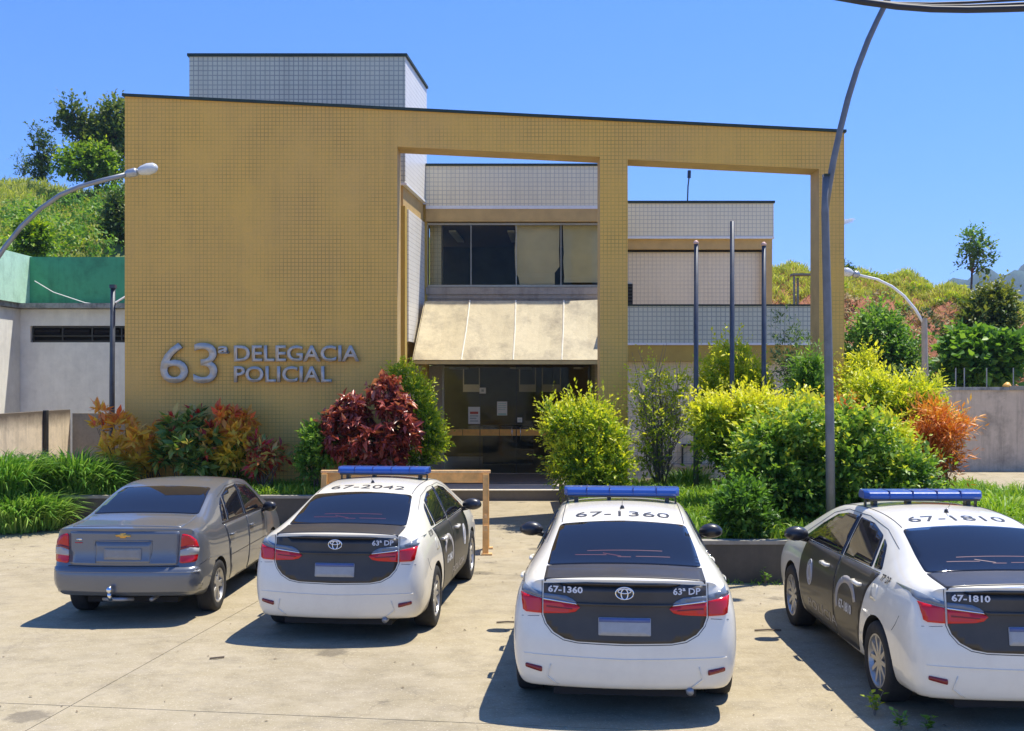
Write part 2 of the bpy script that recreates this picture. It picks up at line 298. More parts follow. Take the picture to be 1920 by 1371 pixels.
# ------------------------------------------------------------------ object helpers
def tag(o, label=None, cat=None, group=None, kind=None):
    if label: o['label'] = label
    if cat: o['category'] = cat
    if group: o['group'] = group
    if kind: o['kind'] = kind
    return o
def empty(name, loc=(0, 0, 0), rz=0, label=None, cat=None, group=None):
    o = bpy.data.objects.new(name, None); COL.objects.link(o); o.location = loc; o.rotation_euler = (0, 0, rz)
    o.empty_display_size = .1
    return tag(o, label, cat, group)
def link(name, me, mats, parent=None, loc=None):
    if me.materials: pass
    else:
        for m in (mats if isinstance(mats, (list, tuple)) else [mats]): me.materials.append(m)
    o = bpy.data.objects.new(name, me); COL.objects.link(o)
    if parent: o.parent = parent
    if loc: o.location = loc
    return o
class MB:
    def __init__(s): s.v = []; s.f = []; s.mi = []
    def add(s, vs, fs, mi=0):
        b = len(s.v); s.v += [tuple(p) for p in vs]; s.f += [tuple(b+i for i in f) for f in fs]; s.mi += [mi]*len(fs); return s
    def hexa(s, p, mi=0):  # 8 pts: bottom 4 ccw, top 4
        return s.add(p, [(3, 2, 1, 0), (4, 5, 6, 7), (0, 1, 5, 4), (1, 2, 6, 5), (2, 3, 7, 6), (3, 0, 4, 7)], mi)
    def box(s, x0, x1, y0, y1, z0, z1, mi=0):
        return s.hexa([(x0, y0, z0), (x1, y0, z0), (x1, y1, z0), (x0, y1, z0), (x0, y0, z1), (x1, y0, z1), (x1, y1, z1), (x0, y1, z1)], mi)
    def prism_y(s, poly, y0, y1, mi=0):  # poly in (x,z), ccw seen from -y
        n = len(poly)
        vs = [(x, y0, z) for x, z in poly]+[(x, y1, z) for x, z in poly]
        fs = [tuple(range(n)), tuple(range(2*n-1, n-1, -1))]+[((i+1) % n, i, n+i, n+(i+1) % n) for i in range(n)]
        return s.add(vs, fs, mi)
    def tube(s, pts, rs, n=10, mi=0, cap=True):
        pts = [Vector(p) for p in pts]
        if not isinstance(rs, (list, tuple)): rs = [rs]*len(pts)
        b = len(s.v); up = Vector((.31, .17, .93))
        for i, p in enumerate(pts):
            t = (pts[min(i+1, len(pts)-1)]-pts[max(i-1, 0)]).normalized()
            a = t.cross(up)
            if a.length < .05: a = t.cross(Vector((1, 0, 0)))
            a.normalize(); c = t.cross(a)
            for k in range(n):
                th = 2*math.pi*k/n; s.v.append(tuple(p+a*math.cos(th)*rs[i]+c*math.sin(th)*rs[i]))
        for i in range(len(pts)-1):
            for k in range(n):
                s.f.append((b+i*n+k, b+i*n+(k+1) % n, b+(i+1)*n+(k+1) % n, b+(i+1)*n+k)); s.mi.append(mi)
        if cap:
            s.f.append(tuple(b+k for k in range(n))[::-1]); s.f.append(tuple(b+(len(pts)-1)*n+k for k in range(n))); s.mi += [mi, mi]
        return s
    def lathe(s, prof, n=32, mi=0, axis='x', c=(0, 0, 0), close=False):
        b = len(s.v)
        for (r, h) in prof:
            for k in range(n):
                th = 2*math.pi*k/n; p = (h, r*math.cos(th), r*math.sin(th))
                if axis == 'z': p = (p[1], p[2], p[0])
                s.v.append((p[0]+c[0], p[1]+c[1], p[2]+c[2]))
        m = len(prof); rng = range(m if close else m-1)
        for i in rng:
            j = (i+1) % m
            for k in range(n):
                s.f.append((b+i*n+k, b+i*n+(k+1) % n, b+j*n+(k+1) % n, b+j*n+k)); s.mi.append(mi)
        return s
    def mesh(s, name, smooth=False):
        me = bpy.data.meshes.new(name); me.from_pydata(s.v, [], s.f)
        me.polygons.foreach_set('material_index', s.mi)
        bm = bmesh.new(); bm.from_mesh(me); bmesh.ops.recalc_face_normals(bm, faces=bm.faces)
        bm.to_mesh(me); bm.free()
        if smooth: me.shade_smooth() if hasattr(me, 'shade_smooth') else me.polygons.foreach_set('use_smooth', [True]*len(me.polygons))
        me.update(); return me
    def build(s, name, mats, parent=None, loc=None, smooth=False, bevel=0):
        me = s.mesh(name, smooth); o = link(name, me, mats, parent, loc)
        if bevel:
            b = o.modifiers.new('b', 'BEVEL'); b.width = bevel; b.segments = 2; b.limit_method = 'ANGLE'; b.angle_limit = rad(40)
        return o
def smooth_angle(me, deg=35):
    me.polygons.foreach_set('use_smooth', [True]*len(me.polygons))
    try: me.set_sharp_from_angle(angle=rad(deg))
    except Exception: pass

def text_mesh(txt, size, extrude=0, offset=0, shear=0, res=3, space=1.0):
    cu = bpy.data.curves.new('t', 'FONT'); cu.body = txt; cu.size = size; cu.extrude = extrude; cu.offset = offset
    cu.shear = shear; cu.align_x = 'CENTER'; cu.align_y = 'CENTER'; cu.resolution_u = res; cu.space_character = space
    o = bpy.data.objects.new('t', cu); COL.objects.link(o)
    dg = bpy.context.evaluated_depsgraph_get(); me = bpy.data.meshes.new_from_object(o.evaluated_get(dg))
    bpy.data.objects.remove(o); return me


# ------------------------------------------------------------------ ground
def sheet(name, x0, x1, y0, y1, z, mat, label=None):
    o = MB().add([(x0, y0, z), (x1, y0, z), (x1, y1, z), (x0, y1, z)], [(0, 1, 2, 3)]).build(name, mat)
    return tag(o, kind='structure')
sheet('ground', -4000, 4000, -60, 7000, -.06, M['ground'])
lot = MB().box(-22, 24, -30, 45, -.05, -.02).build('parking_lot', M['seamline']); tag(lot, kind='structure')
A = rad(7.5); ca, sa = math.cos(A), math.sin(A)
O0 = Vector((-3.64, 7.98, 0))
def slabpt(u, v): return (O0.x+u*ca+v*sa, O0.y-u*sa+v*ca)
sw, sh = 9.4, 6.2
def clip(poly, f):
    out = []
    for i in range(len(poly)):
        a, b = poly[i], poly[(i+1) % len(poly)]; fa, fb = f(a), f(b)
        if fa >= 0: out.append(a)
        if (fa >= 0) != (fb >= 0):
            t = fa/(fa-fb); out.append((a[0]+(b[0]-a[0])*t, a[1]+(b[1]-a[1])*t))
    return out
for i in range(-4, 5):
    for j in range(-7, 6):
        u0, u1, v0, v1 = i*sw, (i+1)*sw, .62+(j-1)*sh, .62+j*sh; g = .005
        poly = [slabpt(u0+g, v0+g), slabpt(u1-g, v0+g), slabpt(u1-g, v1-g), slabpt(u0+g, v1-g)]
        for f in (lambda p: p[0]+22, lambda p: 24-p[0], lambda p: p[1]+30, lambda p: 45-p[1]):
            poly = clip(poly, f) if poly else poly
        if len(poly) < 3: continue
        n = len(poly)
        m = MB().add([(x, y, -.018) for x, y in poly]+[(x, y, 0) for x, y in poly],
                     [tuple(range(n, 2*n))]+[(a, (a+1) % n, n+(a+1) % n, n+a) for a in range(n)])
        m.build('concrete_slab', M['concrete'], lot)

# ------------------------------------------------------------------ police station
st = empty('police_station', (0, 21, 0), label='two storey police station with ochre tiled frame wall, white blocks and cream awning', cat='building')
def P(mb, name, mats, parent=st, smooth=False, bevel=0):
    par = st if parent is None else parent
    o = mb.build(name, mats, par, smooth=smooth, bevel=bevel)
    base = Vector((0, 21, 0)); o.location = -base if par is st else (0, 0, 0)
    return o
YW0, YW1 = 21.0, 21.62
d = YW0
def x(px, dd=d): return PX(px, dd)
def z(py, dd=d): return PZ(py, dd)
poly = [(x(234), .3), (x(745), .3), (x(745), z(275)), (x(1125), z(294)), (x(1125), .3), (x(1177), .3), (x(1177), z(299)), (x(1536), z(317)), (x(1536), .3), (x(1583), .3), (x(1583), z(249)), (x(234), z(181))]
mb = MB().prism_y(poly, YW0, YW1)
mb.mi = [0, 0]+[1]*len(poly); 
for k in (10, ): mb.mi[2+k] = 0
P(mb, 'frame_wall', [M['yellow'], M['ochre']])
cp = [(x(230), z(181)), (x(1586), z(249)), (x(1586), z(244)), (x(230), z(176))]
P(MB().prism_y(cp, YW0-.05, YW1+.05), 'coping', M['coping'])
# --- left block
dA, dB = 23.5, 26.0
xr0, xr1 = PX(760, dA), PX(798.5, dB); xl = PX(355, dA)
zt, zb = PZ(106, dA), PZ(343, dA)
def skew(x0, x1, y0, y1, xs0, xs1, z0, z1, mb, mi=0):  # right face runs (xs0,y0)->(xs1,y1)
    return mb.hexa([(x0, y0, z0), (xs0, y0, z0), (xs1, y1, z0), (x1, y1, z0), (x0, y0, z1), (xs0, y0, z1), (xs1, y1, z1), (x1, y1, z1)], mi)
dC = 26.12; xr2 = xr1+(xr1-xr0)/(dB-dA)*(dC-dB)
def sideX(y, off=0): return xr0+(xr1-xr0)/(dB-dA)*(y-dA)+off
mb = MB(); skew(xl, xl, dA, dC, sideX(dA), sideX(dC), zb, zt, mb); 
o = P(mb, 'tall_parapet_block', [M['shade_tile'], M['lit_tile']])
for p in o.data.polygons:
    if p.normal.x > .7: p.material_index = 1  # right face takes the tile brightened for sun
mb = MB(); skew(xl-.04, xl-.04, dA-.04, dC, sideX(dA, .04), sideX(dC, .04), zt+.002, zt+.06, mb); P(mb, 'coping', M['coping'])
mb = MB(); skew(xl, xl, dA-.03, dB, sideX(dA, .03), sideX(dB, .03), zb-.05, zb-.002, mb); P(mb, 'drip_edge', M['drip'])
zb2 = zb-.052; zbm = PZ(417, dB)
mb = MB(); skew(xl, xl, dA+.06, dC, sideX(dA+.06, -.06), sideX(dC, -.06), zbm, zb2, mb); P(mb, 'beam', M['ochre'])
P(MB().box(PX(640, dA), sideX(dA+.1, -.02), dA+.02, dA+.5, .3, zbm-.002), 'column', M['dochre'])
mb = MB(); skew(xl, xl, dA+.52, dB-.002, sideX(dA+.52, -.03), sideX(dB, -.03), PZ(640, 24), zbm-.002, mb); P(mb, 'tiled_side_wall', M['lit_tile'])
mb = MB(); skew(xl, xl, dA+.54, dB-.002, sideX(dA+.54, -.16), sideX(dB, -.16), 2.98, PZ(640, 24)-.002, mb); P(mb, 'beam', M['ochre'])
mb = MB(); skew(xl, xl, dA+.53, dB+.9, sideX(dA+.53, -.04), sideX(dB, -.04), .3, 2.978, mb); P(mb, 'lower_side_wall', M['plain_tile'])
# --- central block
P(MB().box(sideX(dB)-.40, sideX(dB)+.035, dB+.004, dB+.6, .3, zb2-.003), 'corner_pier', M['dochre'])
P(MB().box(-6.95, sideX(dB)-.42, 24.1, 31, .3, zbm-.004), 'core_wall', M['plain_tile'])
P(MB().box(-6.95, sideX(dB)-.42, 26.2, 31, zbm, zb2), 'core_roof_edge', M['ochre'])
xc0, xc1 = sideX(dB, .002), PX(1150, dB)
P(MB().box(xc0, xc1, dB-.05, 31, PZ(384, 25.8), PZ(309, 25.8)), 'parapet', M['white_tile'])
P(MB().box(xc0, xc1+.04, dB-.09, 31.02, PZ(309, 25.8)+.002, PZ(309, 25.8)+.055), 'coping', M['coping'])
P(MB().box(xc0, xc1, dB-.07, dB+.3, PZ(390, 25.8), PZ(384, 25.8)-.002), 'drip_edge', M['drip'])
P(MB().box(xc0, xc1, dB-.06, dB+.25, PZ(416, dB), PZ(390, 25.8)-.002), 'beam', M['ochre'])
zw1, zw0 = PZ(418, dB), PZ(538, dB)
win = P(MB().box(xc0, xc1, dB+.02, dB+.1, zw1-.05, zw1).box(xc0, xc1, dB+.02, dB+.1, zw0, zw0+.05).box(xc0, xc0+.05, dB+.02, dB+.1, zw0+.05, zw1-.05), 'window', M['lframe'])
for a, b in ((802, 883), (883, 968), (968, 1052), (1052, 1150)):
    P(MB().box(PX(a, dB)+.012, PX(b, dB)-.012, dB+.055, dB+.063, zw0+.05, zw1-.05), 'pane', M['wglass'], win)
for a in (883, 968, 1052):
    P(MB().box(PX(a, dB)-.011, PX(a, dB)+.011, dB+.04, dB+.08, zw0+.05, zw1-.05), 'mullion', M['lframe'], win)
# blinds behind the right half (ragged lower edge, gap between)
def blind(px0, px1, rows):
    yb = dB+.2; vs = []; 
    for k, (py, a, b) in enumerate(rows): vs += [(PX(px0+a, yb), yb+.01*math.sin(k*2.1), PZ(py, yb)), (PX(px1+b, yb), yb+.01*math.cos(k*1.7), PZ(py, yb))]
    n = len(rows); mb = MB(); mb.add(vs, [(2*i, 2*i+1, 2*i+3, 2*i+2) for i in range(n-1)])
    o = P(mb, 'blind', M['blind'], win); s_ = o.modifiers.new('s', 'SOLIDIFY'); s_.thickness = .006
blind(966, 1049, [(420, 0, 0), (440, 1, 0), (470, -1, -1), (500, 0, 0), (512, 1, -9), (520, 6, -9), (531, 8, -9), (536, 9, -9)])
blind(1055, 1150, [(420, 0, 0), (450, 1, 0), (476, 2, 0), (490, 1, 0), (520, 3, 0), (530, 2, 0)])
# upper room
P(MB().box(xc0, xc1, dB+.12, 31, zw0-.1, zw0-.002), 'room_floor', M['floor_in'])
P(MB().box(xc0, xc1, dB+.12, 31, zw1+.02, zw1+.1), 'room_ceiling', M['ceil_in'])
P(MB().box(xc0, xc1, 30.9, 31.0, zw0, zw1+.018), 'room_back_wall', M['wall_in'])
P(MB().box(xc1-.1, xc1-.004, dB+.12, 30.89, zw0, zw1+.018), 'room_side_wall', M['wall_in'])
P(MB().box(xc0+.07, PX(829, 26.6), dB+.3, dB+1.0, zw0, zw1+.018), 'inner_pier', M['plain_tile'])
def tubelight(x0, y0, x1, y1, zc):
    v = Vector((x1-x0, y1-y0, 0)); n = Vector((-v.y, v.x, 0)).normalized()*.09; a = Vector((x0, y0, zc)); b = a+v
    mb = MB().hexa([a-n, a+n, b+n, b-n, a-n+Vector((0, 0, .05)), a+n+Vector((0, 0, .05)), b+n+Vector((0, 0, .05)), b-n+Vector((0, 0, .05))])
    o = P(mb, 'ceiling_light', M['tube_light'])
tubelight(PX(848, 27.2), 27.2, PX(848, 27.2)+.12, 29.2, zw1-.06); tubelight(PX(958, 27.2), 27.2, PX(958, 27.2)+.1, 29.2, zw1-.06)
# sill bands under the window
P(MB().box(xc0, xc1, dB-.02, dB+.14, PZ(552, dB), PZ(539, dB)), 'window_sill', M['sill'])
P(MB().box(xc0, xc1, dB+.01, dB+.13, PZ(560, dB), PZ(552, dB)-.002), 'spandrel', M['sill'])
P(MB().box(xc0, xc1, dB+.04, dB+.14, 3.02, PZ(560, dB)-.002), 'spandrel_wall', M['sill'])
# awning
aw = P(MB().box(PX(776, 24.05), PX(1150, 24.05), 24.04, 24.08, PZ(683, 24.05), PZ(677, 24.05)), 'awning', M['rim'])
yt, yb = 25.3, 24.05; zt_, zb_ = PZ(566, yt), PZ(676, yb)
tops = [797, 881, 967, 1057, 1150]; bots = [774, 865, 962, 1053, 1150]
for i in range(4):
    a0, a1 = PX(tops[i], yt)+.012, PX(tops[i+1], yt)-.012; b0, b1 = PX(bots[i], yb)+.012, PX(bots[i+1], yb)-.012
    dz = [0, .012, 0, .05][i]
    n_ = 5; vs = []; fs = []
    for r in range(n_+1):
        t = r/n_
        for c in range(5):
            s_ = c/4; xx = (b0*(1-t)+a0*t)*(1-s_)+(b1*(1-t)+a1*t)*s_
            sag = .03*math.sin(math.pi*t)*math.sin(math.pi*s_)
            vs.append((xx, yb*(1-t)+yt*t+sag*.6, zb_*(1-t)+(zt_+dz*s_)*t-sag))
    for r in range(n_):
        for c in range(4): fs.append((r*5+c, r*5+c+1, r*5+c+6, r*5+c+5))
    o = P(MB().add(vs, fs), 'awning_panel', M['awning'], aw); m_ = o.modifiers.new('s', 'SOLIDIFY'); m_.thickness = .02
    if i: 
        p0 = Vector((PX(bots[i], yb), yb-.012, zb_+.012)); p1 = Vector((PX(tops[i], yt), yt-.012, zt_+.03))
        P(MB().tube([p0, p0.lerp(p1, .5)+Vector((.01, 0, -.02)), p1], .02, 6), 'awning_seam', M['seam'], aw)
P(MB().box(PX(797, 25.3), PX(1150, 25.3), 25.305, dB+.03, zt_-.06, zt_-.002), 'awning_shelf', M['sill'])
lw = MB(); lw.add([(PX(774, yb), yb, zb_-.05), (PX(797, yt), yt, zb_-.05), (PX(797, yt), yt, zt_), (PX(774, yb), yb, zb_)], [(0, 1, 2, 3)])
o = P(lw, 'awning_end', M['awning'], aw); m_ = o.modifiers.new('s', 'SOLIDIFY'); m_.thickness = .02
# entrance
gy = 26.9; fz = .28; xj = PX(829, gy); xg1 = PX(1150, gy); zh = PZ(681, gy)+.15
P(MB().box(xc0, xj, gy-.05, gy+.12, fz, 3.0), 'door_jamb_wall', M['sill'])
P(MB().box(xj, xj+.05, gy-.06, gy+.06, fz, 3.0), 'door_jamb', M['lframe'])
P(MB().box(xj, xg1, gy-.1, gy+.1, fz+.002, PZ(887, gy)), 'door_sill', M['sill'])
ent = P(MB().box(xj+.05, xg1, gy-.03, gy+.03, zh-.06, zh), 'entrance_door', M['frame'])
gz0 = PZ(887, gy)+.004
for a, b in ((833, 900), (900, 968), (968, 1036), (1036, 1105), (1105, 1150)):
    P(MB().box(PX(a, gy)+.008, PX(b, gy)-.008, gy-.006, gy+.004, gz0, zh-.062), 'door_pane', M['wglass'], ent)
for a in (900, 968, 1036, 1105): P(MB().box(PX(a, gy)-.006, PX(a, gy)+.006, gy-.012, gy+.012, gz0, zh-.062), 'pane_edge', M['frame'], ent)
for a, b in ((835, 867), (868, 899), (901, 936), (937, 967), (969, 1035)):
    P(MB().box(PX(a, gy), PX(b, gy), gy-.018, gy-.008, PZ(817, gy), PZ(805, gy)), 'safety_band', M['band'], ent)
for a in (960, 976): P(MB().tube([(PX(a, gy), gy-.02, PZ(799, gy)), (PX(a, gy), gy-.09, PZ(802, gy)), (PX(a, gy), gy-.09, PZ(822, gy)), (PX(a, gy), gy-.02, PZ(825, gy))], .014, 6), 'door_handle', M['chrome'], ent, smooth=True)
# ground floor room
P(MB().box(xc0, xc1, gy+.14, 33, .18, fz-.002), 'hall_floor', M['floor_in'])
P(MB().box(xc0, xc1, dB+.15, 33, 3.02, 3.1), 'hall_ceiling', M['ceil_in'])
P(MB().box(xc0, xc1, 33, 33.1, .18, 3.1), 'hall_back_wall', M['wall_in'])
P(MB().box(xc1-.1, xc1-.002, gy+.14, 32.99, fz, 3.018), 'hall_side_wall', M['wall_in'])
for (a, b, c_, e) in ((870, 898, 672, 735), (975, 1003, 672, 735), (1018, 1050, 672, 735)):
    yy = 32.9
    hw = P(MB().box(PX(a, yy)-.03, PX(a, yy), yy-.04, yy, PZ(e, yy), PZ(c_, yy)).box(PX(b, yy), PX(b, yy)+.03, yy-.04, yy, PZ(e, yy), PZ(c_, yy)).box(PX(a, yy), PX(b, yy), yy-.04, yy, PZ(e, yy), PZ(e-14, yy)), 'hall_window', M['blind'])
tubelight(PX(848, 28), 28, PX(872, 28.6), 29.0, 2.93); tubelight(PX(962, 28), 28, PX(992, 28.6), 29.2, 2.93); tubelight(PX(1082, 28), 28, PX(1090, 28), 28.5, 2.93)
P(MB().box(PX(905, 30), PX(1000, 30), 30, 30.6, fz, 1.35), 'reception_counter', M['frame'])
# posters on the glass (things that hang on the door)
def poster(px0, px1, py0, py1, label, mats, rows, cat='poster'):
    t = MB().box(PX(px0, gy), PX(px1, gy), gy-.017, gy-.009, PZ(py1, gy), PZ(py0, gy)).build('poster', M['paper']); tag(t, label, cat)
    for (a, b, c_, e, m) in rows:
        ww, hh = px1-px0, py1-py0
        MB().box(PX(px0+a*ww, gy), PX(px0+b*ww, gy), gy-.02, gy-.0172, PZ(py0+e*hh, gy), PZ(py0+c_*hh, gy)).build('print', m, t)
poster(878, 900, 763, 795, 'white notice with a red heading on the left door pane', None, [(.15, .85, .28, .42, M['red_print']), (.15, .85, .5, .56, M['grey_print']), (.15, .7, .64, .7, M['grey_print']), (.15, .85, .8, .86, M['grey_print'])])
poster(932, 951, 753, 779, 'pale green notice at eye height near the middle of the glass door', None, [(.1, .9, .12, .16, M['teal_print']), (.1, .9, .26, .3, M['teal_print']), (.1, .9, .4, .44, M['teal_print']), (.1, .8, .54, .58, M['teal_print']), (.1, .9, .85, .97, M['teal_print'])])
poster(970, 979, 783, 792, 'small pale square notice just above the orange band of the door', None, [(.2, .8, .4, .6, M['teal_print'])])
poster(899, 911, 727, 738, 'small white oval-looking notice high on the left glass pane', None, [(.3, .7, .3, .7, M['grey_print'])])
# porch and steps
P(MB().box(PX(800, 24.5), 1.25, 24.62, gy+.1, .0, fz), 'porch_floor', M['riser'])
P(MB().box(PX(790, 23.3), 1.20, 23.3, 24.62-.002, .0, .215), 'step', M['riser'])
P(MB().box(PX(790, 23.3), 1.20, 23.26, 24.615, .217, .235), 'step_tread', M['step'])
# --- right block
dR = 28.0
P(MB().box(PX(1150, dR), PX(1448, dR), dR-.15, 34, PZ(445, dR), PZ(383, dR)), 'parapet', M['white_tile'])
P(MB().box(PX(1150, dR), PX(1450, dR), dR-.19, 34.02, PZ(383, dR)+.002, PZ(380, dR)+.02), 'coping', M['coping'])
P(MB().box(PX(1150, dR), PX(1449, dR), dR-.17, dR+.3, PZ(449, dR), PZ(445, dR)-.002), 'drip_edge', M['drip'])
P(MB().box(PX(1150, dR), PX(1447, dR), dR-.06, 33.9, PZ(468, dR), PZ(449, dR)-.002), 'beam', M['ochre'])
P(MB().box(PX(1430, dR), PX(1447, dR), dR-.05, dR+.45, 3.5, PZ(468, dR)-.002), 'column', M['ochre'])
P(MB().box(PX(1150, dR), PX(1445, dR), dR+.12, 33.8, .3, PZ(472, dR)), 'tiled_wall', M['plain_tile'])
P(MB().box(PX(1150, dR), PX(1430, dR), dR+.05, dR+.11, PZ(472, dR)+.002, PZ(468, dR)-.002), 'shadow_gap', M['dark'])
lv = P(MB().box(PX(1160, dR), PX(1187, dR), dR+.07, dR+.118, PZ(571, dR), PZ(532, dR)), 'louvre_window', M['dark'])
for k in range(6): P(MB().box(PX(1160, dR), PX(1186, dR), dR+.05, dR+.068, PZ(569-k*6.3, dR), PZ(567-k*6.3, dR)), 'louvre', M['frame'], lv)
dL = 24.5; zl1, zl0 = PZ(574, dL), PZ(643, dL)
P(MB().box(PX(1140, dL), PX(1550, dL), dL, dL+.15, zl0, zl1), 'balcony_parapet', M['shade_tile'])
P(MB().box(PX(1550, dL)-.15, PX(1550, dL), dL+.152, dR+.1, zl0, zl1), 'balcony_parapet', M['shade_tile'])
P(MB().box(PX(1140, dL), PX(1551, dL), dL-.03, dL+.18, zl1+.002, zl1+.04), 'coping', M['coping'])
P(MB().box(PX(1140, dL), PX(1551, dL), dL-.02, dL+.17, zl0-.05, zl0-.002), 'drip_edge', M['drip'])
P(MB().box(PX(1140, dL), PX(1548, dL), dL+.06, dR, PZ(677, dL), zl0-.052), 'beam', M['dochre'])
P(MB().box(PX(1130, dL), PX(1545, dL), dL+.4, dR, .3, PZ(677, dL)-.004), 'tiled_wall', M['plain_tile'])
gw = P(MB().box(PX(1281, 24.8)-.03, PX(1281, 24.8), 24.78, 24.88, PZ(871, 24.8), PZ(834, 24.8)).box(PX(1281, 24.8), PX(1340, 24.8), 24.78, 24.88, PZ(836, 24.8), PZ(833, 24.8)).box(PX(1309, 24.8), PX(1316, 24.8), 24.78, 24.88, PZ(871, 24.8), PZ(836, 24.8)), 'low_window_frame', M['frame'])
P(MB().box(PX(1262, 24.6), PX(1345, 24.6), 24.5, 24.89, PZ(876, 24.6), PZ(871, 24.6)), 'low_ledge', M['sill'])
an = MB().tube([(PX(1289, 30), 30, PZ(382, 30)), (PX(1290, 30), 30, PZ(350, 30)), (PX(1292, 30), 30, PZ(333, 30))], .02, 6).build('antenna', M['plastic']); tag(an, 'thin antenna with a small head standing on the roof of the right white block', 'antenna')
MB().tube([(PX(1292, 30), 30, PZ(334, 30)), (PX(1292.5, 30), 30, PZ(320, 30))], .05, 8).build('antenna_head', M['plastic'], an)

# --- wall lettering
sg = empty('sign_lettering', (PX(303, 21), 20.9, PZ(718, 21)), label='raised metal lettering 63ª DELEGACIA POLICIAL on the ochre wall', cat='sign')
def letters(txt, px0, px1, py0, py1, bold=.0):
    """place glyphs so the string spans the measured width; cap height py1-py0"""
    dd = 20.94; W = PX(px1, dd)-PX(px0, dd); H = (py1-py0)/F*dd
    glyphs = []; size = 1.0
    pos = 0; 
    me = text_mesh(txt, 1, 0, 0); xs = [v.co.x for v in me.vertices]; ys = [v.co.y for v in me.vertices]
    fw, fh = max(xs)-min(xs), max(ys)-min(ys); x0 = min(xs)
    # per glyph advance by prefix width
    for i, ch in enumerate(txt):
        if ch == ' ': continue
        pre = text_mesh(txt[:i+1], 1); px_ = [v.co.x for v in pre.vertices]; right = max(px_)-min(px_)
        g = text_mesh(ch, 1, extrude=.0, offset=bold, res=4)
        gx = [v.co.x for v in g.vertices]; gy_ = [v.co.y for v in g.vertices]; gw_ = max(gx)-min(gx)
        sx = W/fw; sz = H/fh if True else 1
        cy = sum((min(gy_), max(gy_)))/2
        cxg = (right-(gw_/2))*sx
        vs = []
        bm = bmesh.new(); bm.from_mesh(g)
        fwd = bmesh.ops.extrude_face_region(bm, geom=list(bm.faces))
        for e in fwd['geom']:
            if isinstance(e, bmesh.types.BMVert): e.co.z += .05
        for v in bm.verts:
            lx = (v.co.x-(max(gx)+min(gx))/2)*sx+cxg; lz = v.co.y*sz; ly = -v.co.z
            v.co = Vector((lx, ly, lz))
        bmesh.ops.recalc_face_normals(bm, faces=bm.faces)
        me2 = bpy.data.meshes.new('letter'); bm.to_mesh(me2); bm.free()
        me2.materials.append(M['letter']); me2.materials.append(M['ltside'])
        for p in me2.polygons: p.material_index = 0 if p.normal.y < -.7 else 1
        o = bpy.data.objects.new('letter', me2); COL.objects.link(o); o.parent = sg
        o.location = Vector((PX(px0, dd), 20.96, 0))-Vector(sg.location)+Vector((0, 0, PZ((py0+py1)/2, dd)))
        yield o, ch, g
def zfit(objs, py0, py1, flat):
    pass
def put(txt, px0, px1, py0, py1, bold=0):
    # align bottoms/tops: glyph meshes are centred on their own box, so fit each to cap box
    dd = 20.94
    for o, ch, g in letters(txt, px0, px1, py0, py1, bold):
        zs = [v.co.z for v in o.data.vertices]; c = (max(zs)+min(zs))/2; h = max(zs)-min(zs); H = (py1-py0)/F*dd
        for v in o.data.vertices: v.co.z = (v.co.z-c)/h*H
put('63', 303, 408, 643, 719, .008)
put('a', 412, 430, 649, 664, .03)
put('DELEGACIA', 441, 674, 648, 678, .02)
put('POLICIAL', 441, 622, 687, 717, .02)

# ------------------------------------------------------------------ planters
def planter(x0, x1, y0, y1, label):
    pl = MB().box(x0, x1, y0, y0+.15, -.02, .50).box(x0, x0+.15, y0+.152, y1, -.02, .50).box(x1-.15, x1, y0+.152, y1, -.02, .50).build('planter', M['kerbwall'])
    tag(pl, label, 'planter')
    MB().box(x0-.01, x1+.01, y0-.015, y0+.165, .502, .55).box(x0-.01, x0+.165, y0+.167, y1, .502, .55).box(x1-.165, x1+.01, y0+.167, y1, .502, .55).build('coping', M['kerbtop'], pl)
    # uneven soil
    nx, ny = 40, 30; vs = []; fs = []; rr = random.Random(4)
    for j in range(ny+1):
        for i in range(nx+1): vs.append((x0+.15+(x1-x0-.3)*i/nx, y0+.15+(y1-y0-.15)*j/ny, .46+.05*math.sin(i*.9+j*.4)*math.sin(j*.7)+rr.uniform(-.01, .01)))
    for j in range(ny):
        for i in range(nx): a = j*(nx+1)+i; fs.append((a, a+1, a+nx+2, a+nx+1))
    MB().add(vs, fs).build('soil', M['soil'], pl, smooth=True)
    return pl
planter(-8.6, -1.75, 19.2, 23.2, 'long low rendered planter on the left, below the lettering')
planter(1.02, 9.2, 13.8, 23.2, 'low rendered planter right of the entrance path, behind the two right cars')

# ------------------------------------------------------------------ neighbour left
nb = empty('neighbour_building', (-14, 27, 0), label='white neighbouring building with a shaded green parapet and strip window, left of the station', cat='building')
def N(mb, name, m, parent=nb, **k):
    o = mb.build(name, m, parent, **k); o.location = -Vector((-14, 27, 0)) if parent is nb else (0, 0, 0); return o
wz0, wz1 = PZ(642, 27), PZ(611, 27)
N(MB().box(-20, -9.0, 27, 33, -.02, wz0-.002).box(-20, -9, 27, 33, wz1+.002, PZ(580, 27)).box(-20, PX(57, 27), 27, 33, wz0, wz1), 'wall', M['whitewall'])
N(MB().box(-20, -9.0, 26.7, 33, PZ(579, 27), PZ(570, 27)), 'ledge', M['ledge'])
N(MB().box(-12.3, -9.0, 27.2, 27.4, PZ(570, 27)+.002, PZ(482, 27.2)), 'parapet', M['shaded_green'])
N(MB().box(-12.5, -12.3, 19, 27.4, PZ(570, 27)+.002, PZ(482, 27.2)+.02), 'parapet', M['sunlit_green'])
N(MB().box(-20, -12.35, 18.9, 26.69, PZ(579, 27), PZ(570, 27)), 'ledge', M['ledge'])
N(MB().box(-20, -12.45, 19, 26.99, -.02, PZ(580, 27)), 'side_wing', M['whitewall'])
sw_ = N(MB().box(PX(57, 27)+.002, -9.0, 27.25, 27.3, wz0, wz1), 'strip_window', M['dark'])
